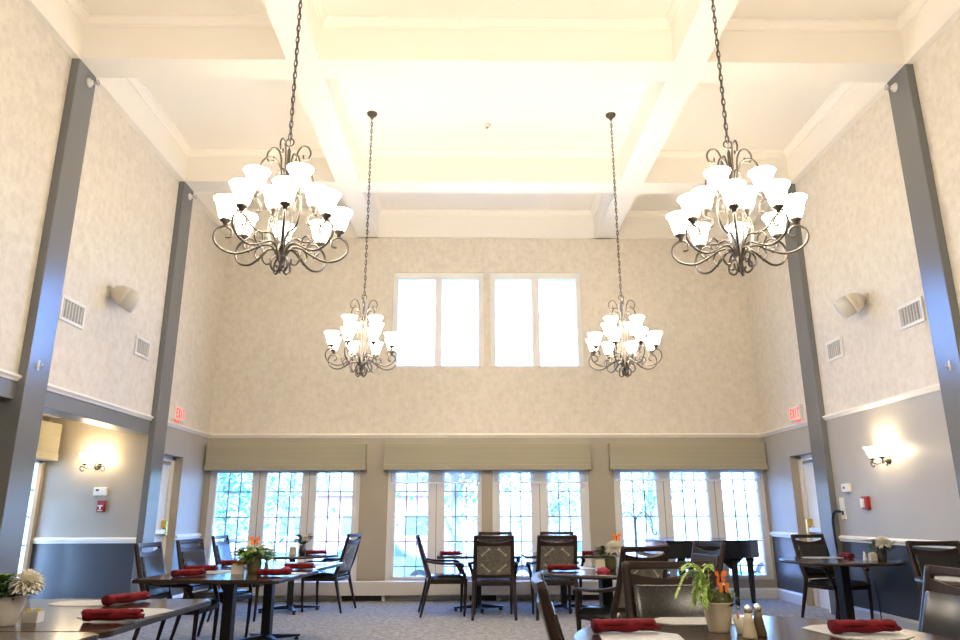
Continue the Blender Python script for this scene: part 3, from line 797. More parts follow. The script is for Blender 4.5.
table('round', -2.38, 10.12, .3, 1.18, 1.18, .715, 'round dark table in front of the left triple window', .40, a0=.1, post=.04)
table('rect', .12, 10.12, 0, 1.08, 1.0, .71, 'square dark table, left one of the two centre tables by the window', .33, a0=.15, post=.04)
table('rect', 1.26, 10.12, 0, 1.08, 1.0, .71, 'square dark table, right one of the two centre tables by the window', .33, a0=.15, post=.04)
table('round', 1.23, 6.82, .2, 1.14, 1.14, TZ, 'small round brown table in the middle with white flowers', .36, post=.05)
table('round', 1.20, 3.10, 0, 1.54, 1.54, TZ, 'large round glossy table in the right foreground with the cream plant pot', .42)
table('round', 3.985, 8.0, .2, 1.22, 1.22, .75, 'round dark table beside the right wall with a white flower pot', .36, post=.05, a0=.9)
table('round', 4.02, 5.72, .2, 1.06, 1.06, TZ, 'round table at the right edge in front of the right wall chair', .36)

# placemats
def placemat(x, y, z, rz, w, d, lab, oct_=True):
    if oct_: c = .3; pts = [(-w / 2 + w * c * .5, -d / 2), (w / 2 - w * c * .5, -d / 2), (w / 2, -d / 2 + d * c), (w / 2, d / 2 - d * c), (w / 2 - w * c * .5, d / 2), (-w / 2 + w * c * .5, d / 2), (-w / 2, d / 2 - d * c), (-w / 2, -d / 2 + d * c)]
    else: pts = [(w / 2 * math.cos(2 * PI * i / 40), d / 2 * math.sin(2 * PI * i / 40)) for i in range(40)]
    o = MB().prism(pts, 0, .003).build('placemat', 'placemat', None, 0, (x, y, z + .0005), rz)
    tag(o, lab, 'placemat', 'pale grey placemats')
placemat(-2.22, 4.46, TZ, 0, .42, .28, 'pale oval placemat at the back of the lower left table', False)
placemat(-1.77, 3.98, TZ, R(80), .44, .34, 'pale placemat at the right of the lower left table between the two napkins')
placemat(-1.62, 6.60, TZ, R(4), .40, .24, 'pale placemat on the left long table near the flower vase')
placemat(-2.30, 6.80, TZ, R(80), .44, .32, 'pale placemat on the left long table before the first chair')
placemat(-1.65, 7.75, TZ, R(90), .44, .32, 'pale placemat on the farther left long table at its right side')
placemat(1.10, 3.63, TZ, 0, .46, .24, 'white placemat behind the cream plant pot on the front round table')
placemat(.70, 3.08, TZ, R(85), .50, .33, 'grey placemat at left edge of the front round table under a napkin')
placemat(1.66, 3.28, TZ, R(100), .42, .32, 'grey placemat at right of the front round table under a napkin')
placemat(3.95, 8.33, .75, 0, .42, .28, 'pale placemat on the right round table near its chair')
placemat(3.80, 5.80, TZ, R(70), .48, .34, 'pale placemat on the table at the right edge')
placemat(.98, 7.08, TZ, R(20), .40, .28, 'pale placemat on the small round middle table')

# napkins: rolled cloth
def napkin_proto(flare=1.):
    mb = MB(); pts = []; rad = []; n = 22
    for i in range(n + 1):
        t = i / n; pts.append((-.13 + .26 * t, .004 * math.sin(t * 7), .024 + .002 * math.sin(t * 11)))
        r = .025 + .0025 * math.sin(t * 13) + (.004 if t < .12 else 0) - .006 * max(0, (t - .72) / .28)
        rad.append(r)
    mb.tube(pts, rad, 14, sx=.93, sy=1.25)
    body = mb
    return body
def napkin(x, y, z, rz, lab, m='napkin', sc=1., roll=None):
    o = napkin_proto().build('rolled_napkin', m, None, 0, (x, y, z + .0035), rz); o.scale = (sc, sc, sc)
    tag(o, lab, 'napkin', 'rolled cloth napkins')
    # overlapping cloth flap and pinched tail
    n = 14; vs = []; fs = []
    for i in range(n + 1):
        xx = -.135 + .27 * i / n
        for k in range(5):
            a = R(20 + 35 * k); rr = .0285 + .0015 * math.sin(i * 2.1)
            vs.append((xx, rr * 1.22 * math.cos(a), .0245 + rr * .93 * math.sin(a)))
    for i in range(n):
        for k in range(4): a = i * 5 + k; fs.append((a, a + 5, a + 6, a + 1))
    f = MB().add(vs, fs, True).build('fold_flap', m, o)
    s = f.modifiers.new('thickness', 'SOLIDIFY'); s.thickness = .002
    MB().tube([(.12, 0, .022), (.138, 0, .02), (.150, .004, .018)], [.021, .016, .02], 10, sx=.6, sy=1.3).build('tail', m, o)
    return o
NP = [(-1.995, 4.45, TZ, 62, 'rolled red napkin on the back right of the lower left table'),
      (-1.715, 3.70, TZ, 2, 'rolled red napkin on the front right of the lower left table'),
      (-2.36, 6.36, TZ, 50, 'rolled red napkin at left on the left long table, nearer of two'),
      (-2.44, 6.88, TZ, 8, 'rolled red napkin on the left long table beside the first chair'),
      (-1.65, 6.37, TZ, -2, 'rolled red napkin on the near edge of the left long table right of the vase'),
      (-1.60, 7.10, TZ, 0, 'rolled red napkin on the right side of the farther left long table'),
      (-2.36, 7.60, TZ, 6, 'rolled red napkin on the farther left long table below the window chair'),
      (-2.06, 10.05, .715, 0, 'rolled red napkin on the round table in front of the left window'),
      (-.25, 9.76, .71, 0, 'rolled red napkin at the left end of the centre tables'),
      (1.60, 9.72, .71, 0, 'rolled red napkin at the right end of the centre tables'),
      (.84, 6.80, TZ, 3, 'rolled red napkin on the left of the small round middle table'),
      (.66, 3.28, TZ, 4, 'rolled red napkin on the left edge of the front round table'),
      (1.66, 3.22, TZ, 2, 'rolled red napkin on the right edge of the front round table'),
      (4.18, 8.25, .75, 85, 'rolled red napkin on the round table by the right wall')]
for x, y, z, a, lab in NP: napkin(x, y, z + (.003 if lab.find('front round') > 0 or lab.find('front right') > 0 else 0), R(a), lab)

# pink bundle (soft folded cloth)
def bundle(x, y, z, lab, m='pink_cloth', s=1.):
    vs = []; fs = []; n, k = 8, 14
    for j in range(n + 1):
        ph = PI / 2 * j / n
        for i in range(k):
            a = 2 * PI * i / k; r = .05 * s * math.cos(ph) * (1 + .18 * math.sin(3 * a + j)) + .001; vs.append((r * 1.2 * math.cos(a), r * math.sin(a), .04 * s * math.sin(ph) * (1 + .1 * math.sin(2 * a))))
    for j in range(n):
        for i in range(k): l = (i + 1) % k; fs.append((j * k + i, j * k + l, (j + 1) * k + l, (j + 1) * k + i))
    fs.append(tuple(range(k - 1, -1, -1)))
    tag(MB().add(vs, fs, True).build('folded_cloth', m, None, 0, (x, y, z + .0005)), lab, 'napkin')
bundle(1.18, 6.64, TZ, 'crumpled pink cloth in front of the white flowers on the small round middle table')
bundle(-1.68, 6.92, TZ, 'crumpled pink cloth on the left long table behind a red napkin', s=.9)

# ------------------------------------------------------------------ flowers and table ware
def foliage(mb, n, base, rad, h, L, W, up=.5, droop=.4, seed=0):
    rnd = random.Random(seed)
    for i in range(n):
        a = rnd.uniform(0, 2 * PI); t = rnd.random()
        d = Vector((math.cos(a), math.sin(a), up + rnd.uniform(-.3, .5)))
        r = rad * math.sqrt(t) * .6
        b = Vector((base[0] + r * math.cos(a), base[1] + r * math.sin(a), base[2] + h * rnd.random()))
        mb.leaf(b, d, L * rnd.uniform(.7, 1.2), W * rnd.uniform(.7, 1.2), droop)
    return mb
def bloom(parent, c, r, m='petal', seed=1, layers=4):
    rnd = random.Random(seed); mb = MB(); n = 20 + layers * 14; c = Vector(c)
    for i in range(n):                    # petals all round a small heart, drooping a little at the rim
        z = 1 - 1.55 * (i + .5) / n; a = i * 2.39996 + rnd.uniform(-.15, .15); q = math.sqrt(max(0, 1 - z * z))
        d = Vector((q * math.cos(a), q * math.sin(a), z))
        mb.leaf(c + d * r * .25, d, r * .8, r * .34, .12, fold=.3)
    mb.lathe([(0, -.4 * r), (.3 * r, -.2 * r), (.42 * r, .1 * r), (.25 * r, .38 * r), (0, .45 * r)], 12, o=c)
    f = mb.build('flower', m, parent)
    return f
def butterfly(parent, c, s=.05, rz=0.):
    mb = MB(); c = Vector(c); rt = Matrix.Rotation(rz, 3, 'Z')
    for sx in (-1, 1):
        for pts in (((0, 0, 0), (.35, 0, .9), (1.0, 0, 1.0), (1.05, 0, .5), (.5, 0, .05)), ((0, 0, 0), (.5, 0, .03), (.85, 0, -.25), (.6, 0, -.7), (.2, 0, -.45))):
            P = [c + rt @ Vector((sx * p[0] * s, abs(p[0]) * -.25 * s, p[2] * s)) for p in pts]
            q = [p + rt @ Vector((0, .0015, 0)) for p in P]; n = 5
            mb.add(P + q, [tuple(range(n)), tuple(range(2 * n - 1, n - 1, -1))] + [(i, (i + 1) % n, (i + 1) % n + n, i + n) for i in range(n)])
    b = mb.build('butterfly_ornament', 'butterfly', parent); b['label'] = 'orange butterfly ornament on a stick'
    MB().tube([c + Vector((0, -.002, -.6 * s)), c + Vector((0, -.002, .5 * s))], [.003, .0045], 6).build('butterfly_body', 'black', b)
    MB().tube([c + Vector((0, 0, -.5 * s)), c + Vector((0, 0, -.12))], .0018, 5).build('stick', 'black', b)

def pot(parent, m, r0, r1, h, seg=28, square=False, name='pot'):
    if square:
        mb = MB(); a, b = r0, r1
        mb.hexa([(-a, -a, 0), (a, -a, 0), (a, a, 0), (-a, a, 0)], [(-b, -b, h), (b, -b, h), (b, b, h), (-b, b, h)])
        return mb.build(name, m, parent, .008)
    return MB().lathe([(0, 0), (r0, 0), (r0 + .003, .004), (r0 + (r1 - r0) * .55, h * .45), (r1, h * .97), (r1 + .003, h), (r1 - .006, h), (r1 - .01, h * .93), (0, h * .9)], seg).build(name, m, parent)

# 1 lower left: white tapered pot, mums
o = empty('flower_pot', (-2.17, 3.60, TZ)); tag(o, 'white tapered pot of greenery with a big white mum on the lower left table', 'flower pot')
pot(o, 'pot_white', .05, .085, .13)
foliage(MB(), 90, (0, 0, .12), .10, .07, .075, .035, .35, .4, 3).build('foliage', 'leaf_dark', o)
foliage(MB(), 80, (-.05, -.03, .14), .09, .07, .075, .035, .7, .3, 4).build('light_foliage', 'leaf', o)
bloom(o, (.115, -.05, .185), .075, seed=3, layers=6); 
o = empty('sweetener_caddy', (-2.09, 3.70, TZ)); tag(o, 'small white packet holder beside the white flower pot on the lower left table', 'caddy')
def caddy(o, m='pot_white', w=.045, h=.055, cols=('yellow', 'bluep', 'yellow')):
    mb = MB(); t = .003; d = .03
    mb.box(-w, w, -d, d, 0, t); mb.box(-w, w, -d, -d + t, t, h); mb.box(-w, w, d - t, d, t, h); mb.box(-w, -w + t, -d + t, d - t, t, h); mb.box(w - t, w, -d + t, d - t, t, h)
    mb.build('holder', m, o, .001)
    for i, c in enumerate(cols):
        x = -w + .012 + (2 * w - .024) * (i + .5) / len(cols)
        MB().box(x - .011, x + .011, -.012 + .004 * i, -.006 + .004 * i, t, h + .014, Matrix.Rotation(R(6 * (i - 1)), 4, 'Y')).build('packet', c, o, .001)
caddy(o, 'pot_white', .035, .05)

# 2 left long table
o = empty('flower_vase', (-1.90, 6.66, TZ)); tag(o, 'olive vase with bright green leaves and an orange butterfly on the left long table', 'vase')
MB().lathe([(0, 0), (.045, 0), (.06, .03), (.065, .08), (.055, .125), (.062, .14), (.055, .14), (.05, .12), (0, .1)], 24).build('vase', 'pot_olive', o)
foliage(MB(), 130, (0, 0, .12), .19, .09, .12, .045, .25, .4, 11).build('foliage', 'leaf', o)
foliage(MB(), 36, (.0, 0, .11), .12, .05, .09, .05, .1, .5, 12).build('dark_foliage', 'leaf_dark', o)
butterfly(o, (.0, -.03, .265), .045, .1)
o = empty('sweetener_caddy', (-2.02, 6.60, TZ)); tag(o, 'white square packet holder with yellow packets beside the olive vase', 'caddy'); caddy(o, 'pot_white', .05, .075, ('yellow', 'yellow', 'bluep', 'yellow'))
o = empty('salt_shaker', (-1.79, 6.66, TZ)); tag(o, 'small glass shaker right of the olive vase', 'shaker')
def shaker(o, m, h=.10, r=.022):
    MB().lathe([(0, 0), (r * 1.15, 0), (r * 1.2, .006), (r * .75, h * .55), (r * .62, h * .78)], 16).build('body', m, o)
    MB().lathe([(r * .66, h * .77), (r * .72, h * .82), (r * .66, h * .92), (r * .4, h), (0, h * 1.02)], 16).build('cap', 'chrome', o)
shaker(o, 'pot_dark', .10)

# 3 window round table
o = empty('flower_vase', (-2.25, 10.1, .715)); tag(o, 'small dark vase with a white flower on the round window table', 'vase')
MB().lathe([(0, 0), (.04, 0), (.045, .06), (.035, .12), (.03, .12), (0, .09)], 20).build('vase', 'pot_dark', o)
foliage(MB(), 60, (0, 0, .12), .12, .1, .12, .05, .6, .3, 21).build('foliage', 'leaf_dark', o)
bloom(o, (.05, -.06, .20), .065, seed=5)
o = empty('sweetener_caddy', (-2.37, 10.08, .715)); tag(o, 'cream packet holder beside the dark vase on the round window table', 'caddy'); caddy(o, 'caddy', .04, .09)

# 5 small round middle table
o = empty('flower_vase', (1.29, 6.85, TZ)); tag(o, 'olive vase with a white flower and orange butterfly on the small round middle table', 'vase')
MB().lathe([(0, 0), (.042, 0), (.055, .04), (.055, .09), (.05, .12), (.045, .12), (0, .09)], 20).build('vase', 'pot_olive', o)
foliage(MB(), 70, (-.03, 0, .12), .11, .07, .09, .045, .4, .4, 31).build('foliage', 'leaf_dark', o)
bloom(o, (.02, -.09, .19), .085, seed=7, layers=6)
butterfly(o, (.06, -.03, .285), .04, .2)
o = empty('sweetener_caddy', (1.185, 6.80, TZ)); tag(o, 'cream packet holder beside the white flowers on the small round middle table', 'caddy'); caddy(o, 'caddy', .04, .085)

# 6 front round table
o = empty('potted_plant', (1.085, 3.32, TZ)); tag(o, 'cream pot with trailing pale green fronds, moss and an orange butterfly on the front table', 'plant')
pot(o, 'pot_cream', .042, .066, .122, name='pot')
MB().lathe([(.062, .108), (.06, .13), (.05, .155), (.03, .172), (0, .178)], 24, o=(.008, 0, 0)).build('moss', 'moss', o)
mb = MB(); rnd = random.Random(5)
for k in range(9):                      # arching variegated fronds on the left side
    a = R(120 + k * 17 + rnd.uniform(-6, 6)); hgt = rnd.uniform(.02, .11) ; reach = rnd.uniform(.06, .115); drop = rnd.uniform(.02, .13) if k % 2 else rnd.uniform(-.05, .0)
    P = smooth([(-.03, 0, .11), (-.03 + reach * .4 * math.cos(a), reach * .4 * math.sin(a), .14 + hgt), (-.03 + reach * .85 * math.cos(a), reach * .85 * math.sin(a), .14 + hgt * 1.2 - drop * .3), (-.03 + reach * 1.25 * math.cos(a), reach * 1.25 * math.sin(a), .13 + hgt - drop)], 5)
    mb.tube(P, .0022, 5)
    for i in range(2, len(P), 1):
        d = (P[i] - P[i - 1]).normalized(); s_ = d.cross(Vector((0, 0, 1)));
        if s_.length < .01: s_ = Vector((1, 0, 0))
        s_.normalize()
        for q in (-1, 1): mb.leaf(P[i], d * .8 + s_ * q * .7 + Vector((0, 0, rnd.uniform(-.2, .3))), rnd.uniform(.022, .042), .014, .2)
for i in range(26):
    a = rnd.uniform(R(70), R(300)); b = Vector((-.035 + .025 * math.cos(a), .025 * math.sin(a), .115)); mb.leaf(b, (math.cos(a), math.sin(a), rnd.uniform(.3, 1.8)), rnd.uniform(.05, .095), .018, .2)
mb.build('fronds', 'leaf_light', o)
foliage(MB(), 26, (.03, .0, .11), .06, .06, .045, .022, .3, .6, 44).build('dark_foliage', 'leaf_dark', o)
bloom(o, (.03, .0, .172), .035, seed=12, layers=2)
butterfly(o, (.012, -.03, .222), .030, .35)
butterfly(o, (.018, -.05, .180), .026, -.7)
o = empty('sweetener_caddy', (1.168, 3.262, TZ)); tag(o, 'round cream holder filled with sweetener packets on the front table', 'caddy')
MB().lathe([(0, 0), (.026, 0), (.028, .004), (.037, .062), (.034, .062), (.027, .01), (0, .008)], 24).build('holder', 'caddy', o)
for i, c in enumerate(('pinkp', 'bluep', 'pinkp', 'bluep', 'yellow', 'bluep')):
    a = i * 1.05; MB().box(-.010, .010, -.0015, .0015, .01, .078, Matrix.Translation((.018 * math.cos(a), .014 * math.sin(a), 0)) @ Matrix.Rotation(R(12) * math.cos(a), 4, 'Y') @ Matrix.Rotation(a, 4, 'Z')).build('packet', c, o)
o = empty('salt_shaker', (1.155, 3.155, TZ)); tag(o, 'pale salt shaker, left one of the pair on the front round table', 'shaker'); shaker(o, 'salt', .125, .025)
o = empty('pepper_shaker', (1.213, 3.20, TZ)); tag(o, 'dark pepper shaker, right one of the pair on the front round table', 'shaker'); shaker(o, 'pepper', .125, .025)

# 7 right round table
o = empty('flower_pot', (4.34, 7.83, .75)); tag(o, 'dark pot with a white flower on the round table by the right wall', 'flower pot')
pot(o, 'pot_dark', .045, .055, .11, name='pot')
foliage(MB(), 60, (0, 0, .10), .12, .09, .10, .045, .5, .4, 51).build('foliage', 'leaf_dark', o)
foliage(MB(), 14, (.07, 0, .13), .04, .05, .09, .05, .5, .3, 52).build('light_foliage', 'leaf_light', o)
bloom(o, (-.02, -.09, .175), .085, seed=9, layers=6)
o = empty('sweetener_caddy', (4.245, 7.83, .75)); tag(o, 'cream packet holder beside the dark flower pot on the right round table', 'caddy'); caddy(o, 'caddy', .032, .07)
o = empty('salt_shaker', (4.165, 7.84, .75)); tag(o, 'small white shaker left of the packet holder on the right round table', 'shaker'); shaker(o, 'pot_white', .09, .018)

# ------------------------------------------------------------------ piano
def piano():
    o = empty('grand_piano', (3.30, 10.38, 0)); tag(o, 'black grand piano in front of the right triple window', 'piano')
    # plan: keyboard at the left (-x), tail toward the right
    out = [(-.70, -.62), (-.42, -.62)] + [(x, y) for x, y in ((-.1, -.62), (.12, -.60), (.30, -.55), (.45, -.46), (.58, -.36), (.66, -.2), (.66, .1), (.60, .38), (.45, .54), (.2, .62))] + [(-.70, .62)]
    MB().prism(out, .66, .87, smooth=False).build('case', 'piano', o, .006)
    big = [(x * 1.02, y * 1.02) for x, y in out if x > -.6]
    big = [(-.44, .64), (-.44, -.64)] + big
    MB().prism([(-.44, -.635)] + [(x * 1.015, y * 1.02) for x, y in out[2:12]] + [(-.44, .635)], .872, .89).build('lid', 'piano', o, .004)
    MB().box(-.72, -.45, -.635, .635, .872, .888).build('fallboard', 'piano', o, .004)
    MB().box(-.86, -.70, -.60, .60, .66, .72).build('key_bed', 'piano', o, .004)
    MB().box(-.84, -.71, -.56, .56, .72, .735).build('keys', 'ivory', o)
    for x, y in ((-.50, -.50), (-.50, .50), (.27, -.30), (.56, -.10)):
        l = MB().lathe([(.05, .66), (.06, .62), (.045, .58), (.038, .3), (.03, .08), (.036, .06), (0, .055)][::-1], 12, o=(x, y, 0)).build('leg', 'piano', o)
        MB().lathe([(0, 0), (.022, 0), (.026, .025), (.02, .056), (0, .056)], 12, o=(x, y, 0)).build('caster', 'brass', l)
    ly = MB().box(-.36, -.33, -.10, -.07, .14, .66).box(-.36, -.33, .07, .10, .14, .66).box(-.38, -.28, -.13, .13, .09, .14).build('pedal_lyre', 'piano', o, .004)
    for y in (-.06, 0, .06): MB().box(-.46, -.37, y - .012, y + .012, .10, .112).build('pedal', 'brass', ly)
    # curved bracket under the case
    MB().prism([(.18, 0), (.60, 0), (.52, -.06), (.46, -.15), (.40, -.15), (.30, -.05)], -.02, .02, Matrix.Translation((-.19, -.30, .66)) @ Matrix.Rotation(PI / 2, 4, 'X')).build('bracket', 'piano', o)
    return o
p = piano()

# ------------------------------------------------------------------ outdoors
M['asphalt'] = noisy(mat('asphalt', (.3, .3, .31), .9), (.38, .39, .41), (.48, .49, .51), 4.)
M['lawn'] = noisy(mat('lawn', (.2, .35, .12), .9), (.30, .34, .27), (.42, .44, .38), 3.)
M['bark'] = noisy(mat('bark', (.12, .10, .08), .9), (.22, .21, .19), (.36, .33, .30), 8., stretch=(1, 1, .2))
M['tree_leaf'] = noisy(mat('tree_leaf', (.12, .30, .16), .7), (.16, .40, .27), (.36, .66, .48), 2.)
def brick():
    m = mat('brick_wall', (.4, .15, .1), .85); b = m.node_tree.nodes['Principled BSDF']
    tc = nn(m, 'ShaderNodeTexCoord'); mp = nn(m, 'ShaderNodeMapping'); mp.inputs['Rotation'].default_value = (PI / 2, 0, 0)
    lk(m, tc.outputs['Object'], mp.inputs['Vector'])
    t = nn(m, 'ShaderNodeTexBrick'); t.inputs['Scale'].default_value = 4.; t.inputs['Color1'].default_value = (.42, .17, .15, 1); t.inputs['Color2'].default_value = (.50, .23, .20, 1); t.inputs['Mortar'].default_value = (.55, .48, .45, 1)
    lk(m, mp.outputs[0], t.inputs['Vector']); lk(m, t.outputs['Color'], b.inputs['Base Color'])
    return m
M['brick'] = brick()
M['roof'] = mat('roof_shingle', (.25, .24, .25), .9)
M['car_teal'] = mat('car_paint_teal', (.25, .42, .45), .25, .3, coat=.6)
M['car_silver'] = mat('car_paint_silver', (.5, .52, .55), .25, .5, coat=.6)
M['car_glass'] = mat('car_glass', (.1, .14, .16), .08)
M['tyre'] = mat('tyre', (.02, .02, .02), .8)
struct(bx('ground', 'lawn', -60, 60, -60, 90, -1.3, -1.0))
struct(bx('path_outside', 'asphalt', -40, 40, 17, 31, -1.0, -.98))
struct(bx('terrace', 'outer', -8, 9, YB + .26, 13.2, -1.0, -.10))

def tree(x, y, h, spread, seed, lab, leafm='tree_leaf', n=1500, ls=.24):
    rnd = random.Random(seed); o = empty('deciduous_tree', (x, y, -1.0)); tag(o, lab, 'tree', 'trees outside the windows')
    tr = MB(); tip = []
    tr.tube(smooth([(0, 0, 0), (.08, .05, h * .2), (-.05, .1, h * .45), (.1, 0, h * .8)], 4), [.19 - .012 * i for i in range(13)], 8)
    for i in range(11):
        a = rnd.uniform(0, 2 * PI); z0 = h * rnd.uniform(.22, .7); L = spread * rnd.uniform(.6, 1.)
        P = smooth([(0, .05, z0), (L * .4 * math.cos(a), L * .4 * math.sin(a), z0 + L * .3), (L * math.cos(a), L * math.sin(a), z0 + L * .45 - .2)], 4)
        tr.tube(P, [.07 - .007 * k for k in range(len(P))], 6); tip += P[2:]
    tr.build('trunk', 'bark', o)
    f = MB()
    for i in range(n):
        c = rnd.choice(tip); c = c + Vector((rnd.gauss(0, .55), rnd.gauss(0, .55), rnd.gauss(0, .5)))
        a = rnd.uniform(0, 2 * PI); f.leaf(c, (math.cos(a), math.sin(a), rnd.uniform(-.8, .4)), ls * rnd.uniform(.6, 1.2), ls * .5, .2)
    f.build('foliage', leafm, o)
tree(-5.6, 15.6, 5.2, 2.6, 1, 'leafy tree outside the left triple window')
tree(-6.6, 27.5, 6.5, 3.0, 2, 'tree with bare lower trunk outside between the left and centre windows')
tree(-.35, 19.0, 6.0, 2.6, 3, 'tree outside the centre windows near the parked cars')
tree(3.2, 29.0, 7.5, 3.2, 4, 'tree outside behind the right centre window')
tree(-12.0, 33.0, 8.0, 3.6, 5, 'distant tree seen through the left window beside the brick building', n=1700, ls=.36)
tree(8.2, 33.0, 7.0, 3.4, 6, 'distant tree outside the right triple window')
tree(-10.2, 6.6, 5.5, 2.6, 7, 'tree outside the alcove window at far left')
tree(-13.5, 14.5, 6.0, 2.8, 8, 'tree beyond the alcove, farther than the one by its window')

o = empty('brick_building', (-9.5, 42, -1.0)); tag(o, 'low red brick building across the car park outside', 'building')
MB().box(-13, 9.5, 0, 8, 0, 3.3).build('wall', 'brick', o)
MB().hexa([(-13.5, -.5, 3.3), (10, -.5, 3.3), (10, 8.5, 3.3), (-13.5, 8.5, 3.3)], [(-11, 3, 4.6), (7.5, 3, 4.6), (7.5, 5, 4.6), (-11, 5, 4.6)]).build('roof', 'roof', o)
for x in (-11, -7.5, -4, -.5, 3, 6.5):
    w = MB().box(x - .8, x + .8, -.05, .05, 1.0, 2.3).build('window', 'white', o); MB().box(x - .7, x + .7, -.07, -.03, 1.1, 2.2).build('pane', 'car_glass', w)

def car(x, y, rz, m, lab):
    o = empty('parked_car', (x, y, -.98), rz); tag(o, lab, 'car', 'parked cars outside')
    prof = [(-2.1, .35), (-2.15, .75), (-1.9, .95), (-1.35, 1.02), (-.75, 1.45), (.55, 1.47), (1.2, 1.02), (1.95, .88), (2.15, .7), (2.15, .35)]
    mt = Matrix.Rotation(PI / 2, 4, 'X')
    MB().prism(prof, -.85, .85, mt).build('body', m, o, .06, seg=3)
    gl = [(-1.2, 1.04), (-.7, 1.38), (.5, 1.40), (1.02, 1.04)]
    MB().prism(gl, -.86, .86, mt).build('side_windows', 'car_glass', o)
    for sx in (-1.35, 1.35):
        for sy in (-.82, .82):
            w = MB().lathe([(0, -.1), (.32, -.1), (.34, -.06), (.34, .06), (.32, .1), (0, .1)], 24, mtx=Matrix.Translation((sx, sy, .34)) @ Matrix.Rotation(PI / 2, 4, 'X')).build('wheel', 'tyre', o)
            MB().lathe([(0, -.11), (.2, -.105), (.2, .105), (0, .11)], 16, mtx=Matrix.Translation((sx, sy, .34)) @ Matrix.Rotation(PI / 2, 4, 'X')).build('hubcap', 'chrome', w)
    for sy in (-.6, .6): MB().box(2.12, 2.17, sy - .15, sy + .15, .62, .74).build('headlight', 'plastic', o, .01)
car(-2.9, 22.5, R(8), 'car_teal', 'teal parked car outside the centre-left window')
car(3.1, 24.5, R(-5), 'car_silver', 'silver parked car outside the centre-right window')
car(8.6, 26.0, R(0), 'car_silver', 'pale parked car outside the right triple window')

# shepherd hook stand outside the right window
o = empty('garden_hook', (3.15, 14.0, -1.0)); tag(o, 'black double garden hook stand outside the right triple window', 'garden hook')
MB().tube([(0, 0, 0), (0, 0, 2.2)], .012, 8).build('pole', 'black', o)
for s in (-1, 1):
    MB().tube(smooth([(0, 0, 1.95), (s * .02, 0, 2.15), (s * .16, 0, 2.27), (s * .30, 0, 2.13), (s * .31, 0, 1.93), (s * .36, 0, 1.85), (s * .40, 0, 1.91)], 6), .011, 8).build('hook', 'black', o)

def shrub(x, y, r, seed, lab):
    rnd = random.Random(seed); f = MB(); o = empty('round_shrub', (x, y, -1.0)); tag(o, lab, 'shrub', 'shrubs outside the windows')
    for i in range(700):
        a = rnd.uniform(0, 2 * PI); ph = rnd.uniform(0, PI / 2)
        c = Vector((r * math.cos(a) * math.cos(ph), r * math.sin(a) * math.cos(ph), r * math.sin(ph)))
        f.leaf(c * .92, c.normalized() + Vector((0, 0, .3)), .14, .07, .3)
    f.build('foliage', 'tree_leaf', o); MB().tube([(0, 0, 0), (0, 0, r * .8)], .04, 6).build('stem', 'bark', o)
shrub(4.4, 15.2, 1.1, 1, 'round shrub outside the right triple window')
shrub(6.1, 16.6, 1.0, 2, 'round shrub outside right of the garden hook, farther one')
shrub(-3.6, 14.8, 1.0, 3, 'round shrub outside below the left triple window')

# ------------------------------------------------------------------ light
w = bpy.data.worlds.new('world'); scene.world = w; w.use_nodes = True
nt = w.node_tree; bg = nt.nodes['Background']
sky = nt.nodes.new('ShaderNodeTexSky'); sky.sky_type = 'NISHITA'; sky.sun_disc = False
sky.sun_elevation = R(42); sky.sun_rotation = R(200); sky.air_density = 1.0; sky.dust_density = 2.0; sky.ozone_density = 1.2
tint = nt.nodes.new('ShaderNodeMixRGB'); tint.blend_type = 'MULTIPLY'; tint.inputs[0].default_value = 1.; tint.inputs[2].default_value = (.52, .80, 1.5, 1)
nt.links.new(sky.outputs[0], tint.inputs[1]); nt.links.new(tint.outputs[0], bg.inputs[0]); bg.inputs[1].default_value = 1.25
sun = bpy.data.lights.new('sun', 'SUN'); sun.energy = 4.5; sun.angle = R(1.5); sun.color = (.72, .87, 1.)
so = bpy.data.objects.new('sun', sun); COL.objects.link(so); so.rotation_euler = (R(38), 0, R(14))
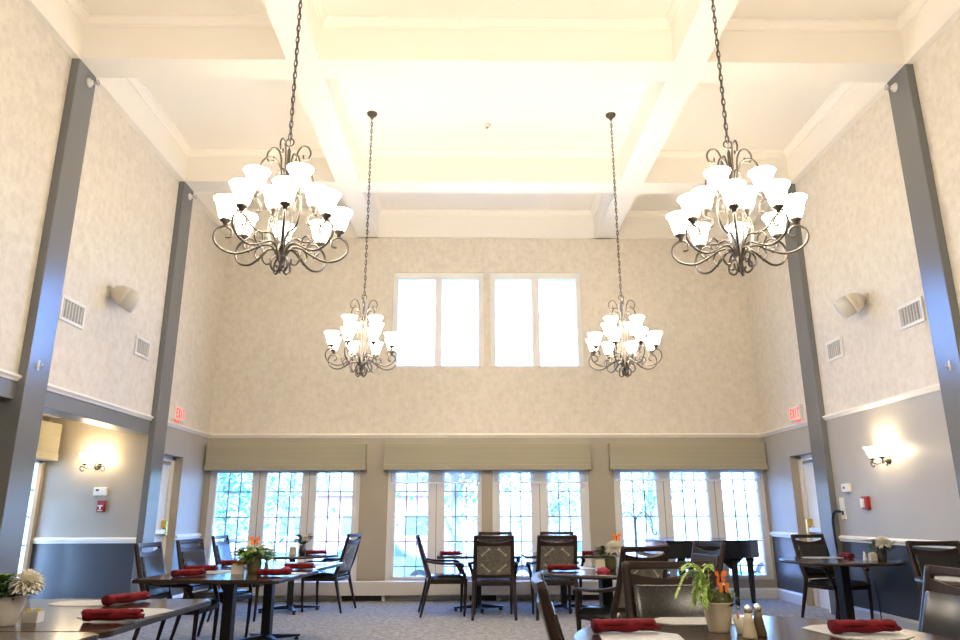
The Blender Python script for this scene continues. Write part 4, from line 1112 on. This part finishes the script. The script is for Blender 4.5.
for x in (-1.275, 1.84):                 # added fill for the foreground, where an unseen chandelier pair would hang
    l = bpy.data.lights.new('foreground_fill', 'POINT'); l.energy = 58.; l.color = (1., .875, .70); l.shadow_soft_size = .3
    o = bpy.data.objects.new('foreground_fill', l); COL.objects.link(o); o.location = (x, .84, 3.3)
def portal(x, y, z, rx, rz, sx, sy):
    l = bpy.data.lights.new('window_portal', 'AREA'); l.shape = 'RECTANGLE'; l.size = sx; l.size_y = sy
    l.cycles.is_portal = True
    o = bpy.data.objects.new('window_portal', l); COL.objects.link(o); o.location = (x, y, z); o.rotation_euler = (rx, 0, rz)
for a, b in (W1, W2, W3): portal((a + b) / 2, YB + .2, (ZS + ZH) / 2, -PI / 2, 0, b - a, ZH - ZS)
portal(.29, YB + .2, (UZ[0] + UZ[1]) / 2, -PI / 2, 0, 3.2, 1.6)
portal(AX - .25, 8.55, 1.05, PI / 2, -PI / 2, 1.3, 1.9)
trim('outer', MB().box(AX - 2.4, AX - .2, 6.6, 10.6, 2.3, 2.45))  # added unseen porch roof, keeps sky light off the alcove wall

# ------------------------------------------------------------------ camera
cam = bpy.data.cameras.new('camera'); co = bpy.data.objects.new('camera', cam); COL.objects.link(co); scene.camera = co
cam.sensor_fit = 'HORIZONTAL'; cam.sensor_width = 36; cam.lens = 712.4 / 960 * 36; cam.clip_start = .05; cam.clip_end = 300
yaw, pitch, roll = -.0149, .2672, -.0025
co.matrix_world = Matrix.Translation((0, 0, 1.22)) @ Matrix.Rotation(yaw, 4, 'Z') @ Matrix.Rotation(PI / 2 + pitch, 4, 'X') @ Matrix.Rotation(-roll * -1, 4, 'Z')

vs = scene.view_settings
scene.display_settings.display_device = 'sRGB'
vs.view_transform = 'Standard'; vs.look = 'None'; vs.gamma = 1.; vs.use_curve_mapping = False; vs.exposure = 1.36
scene.cycles.max_bounces = 10; scene.cycles.diffuse_bounces = 6; scene.cycles.transparent_max_bounces = 16
scene.cycles.sample_clamp_indirect = 8
scene.cycles.use_light_tree = True
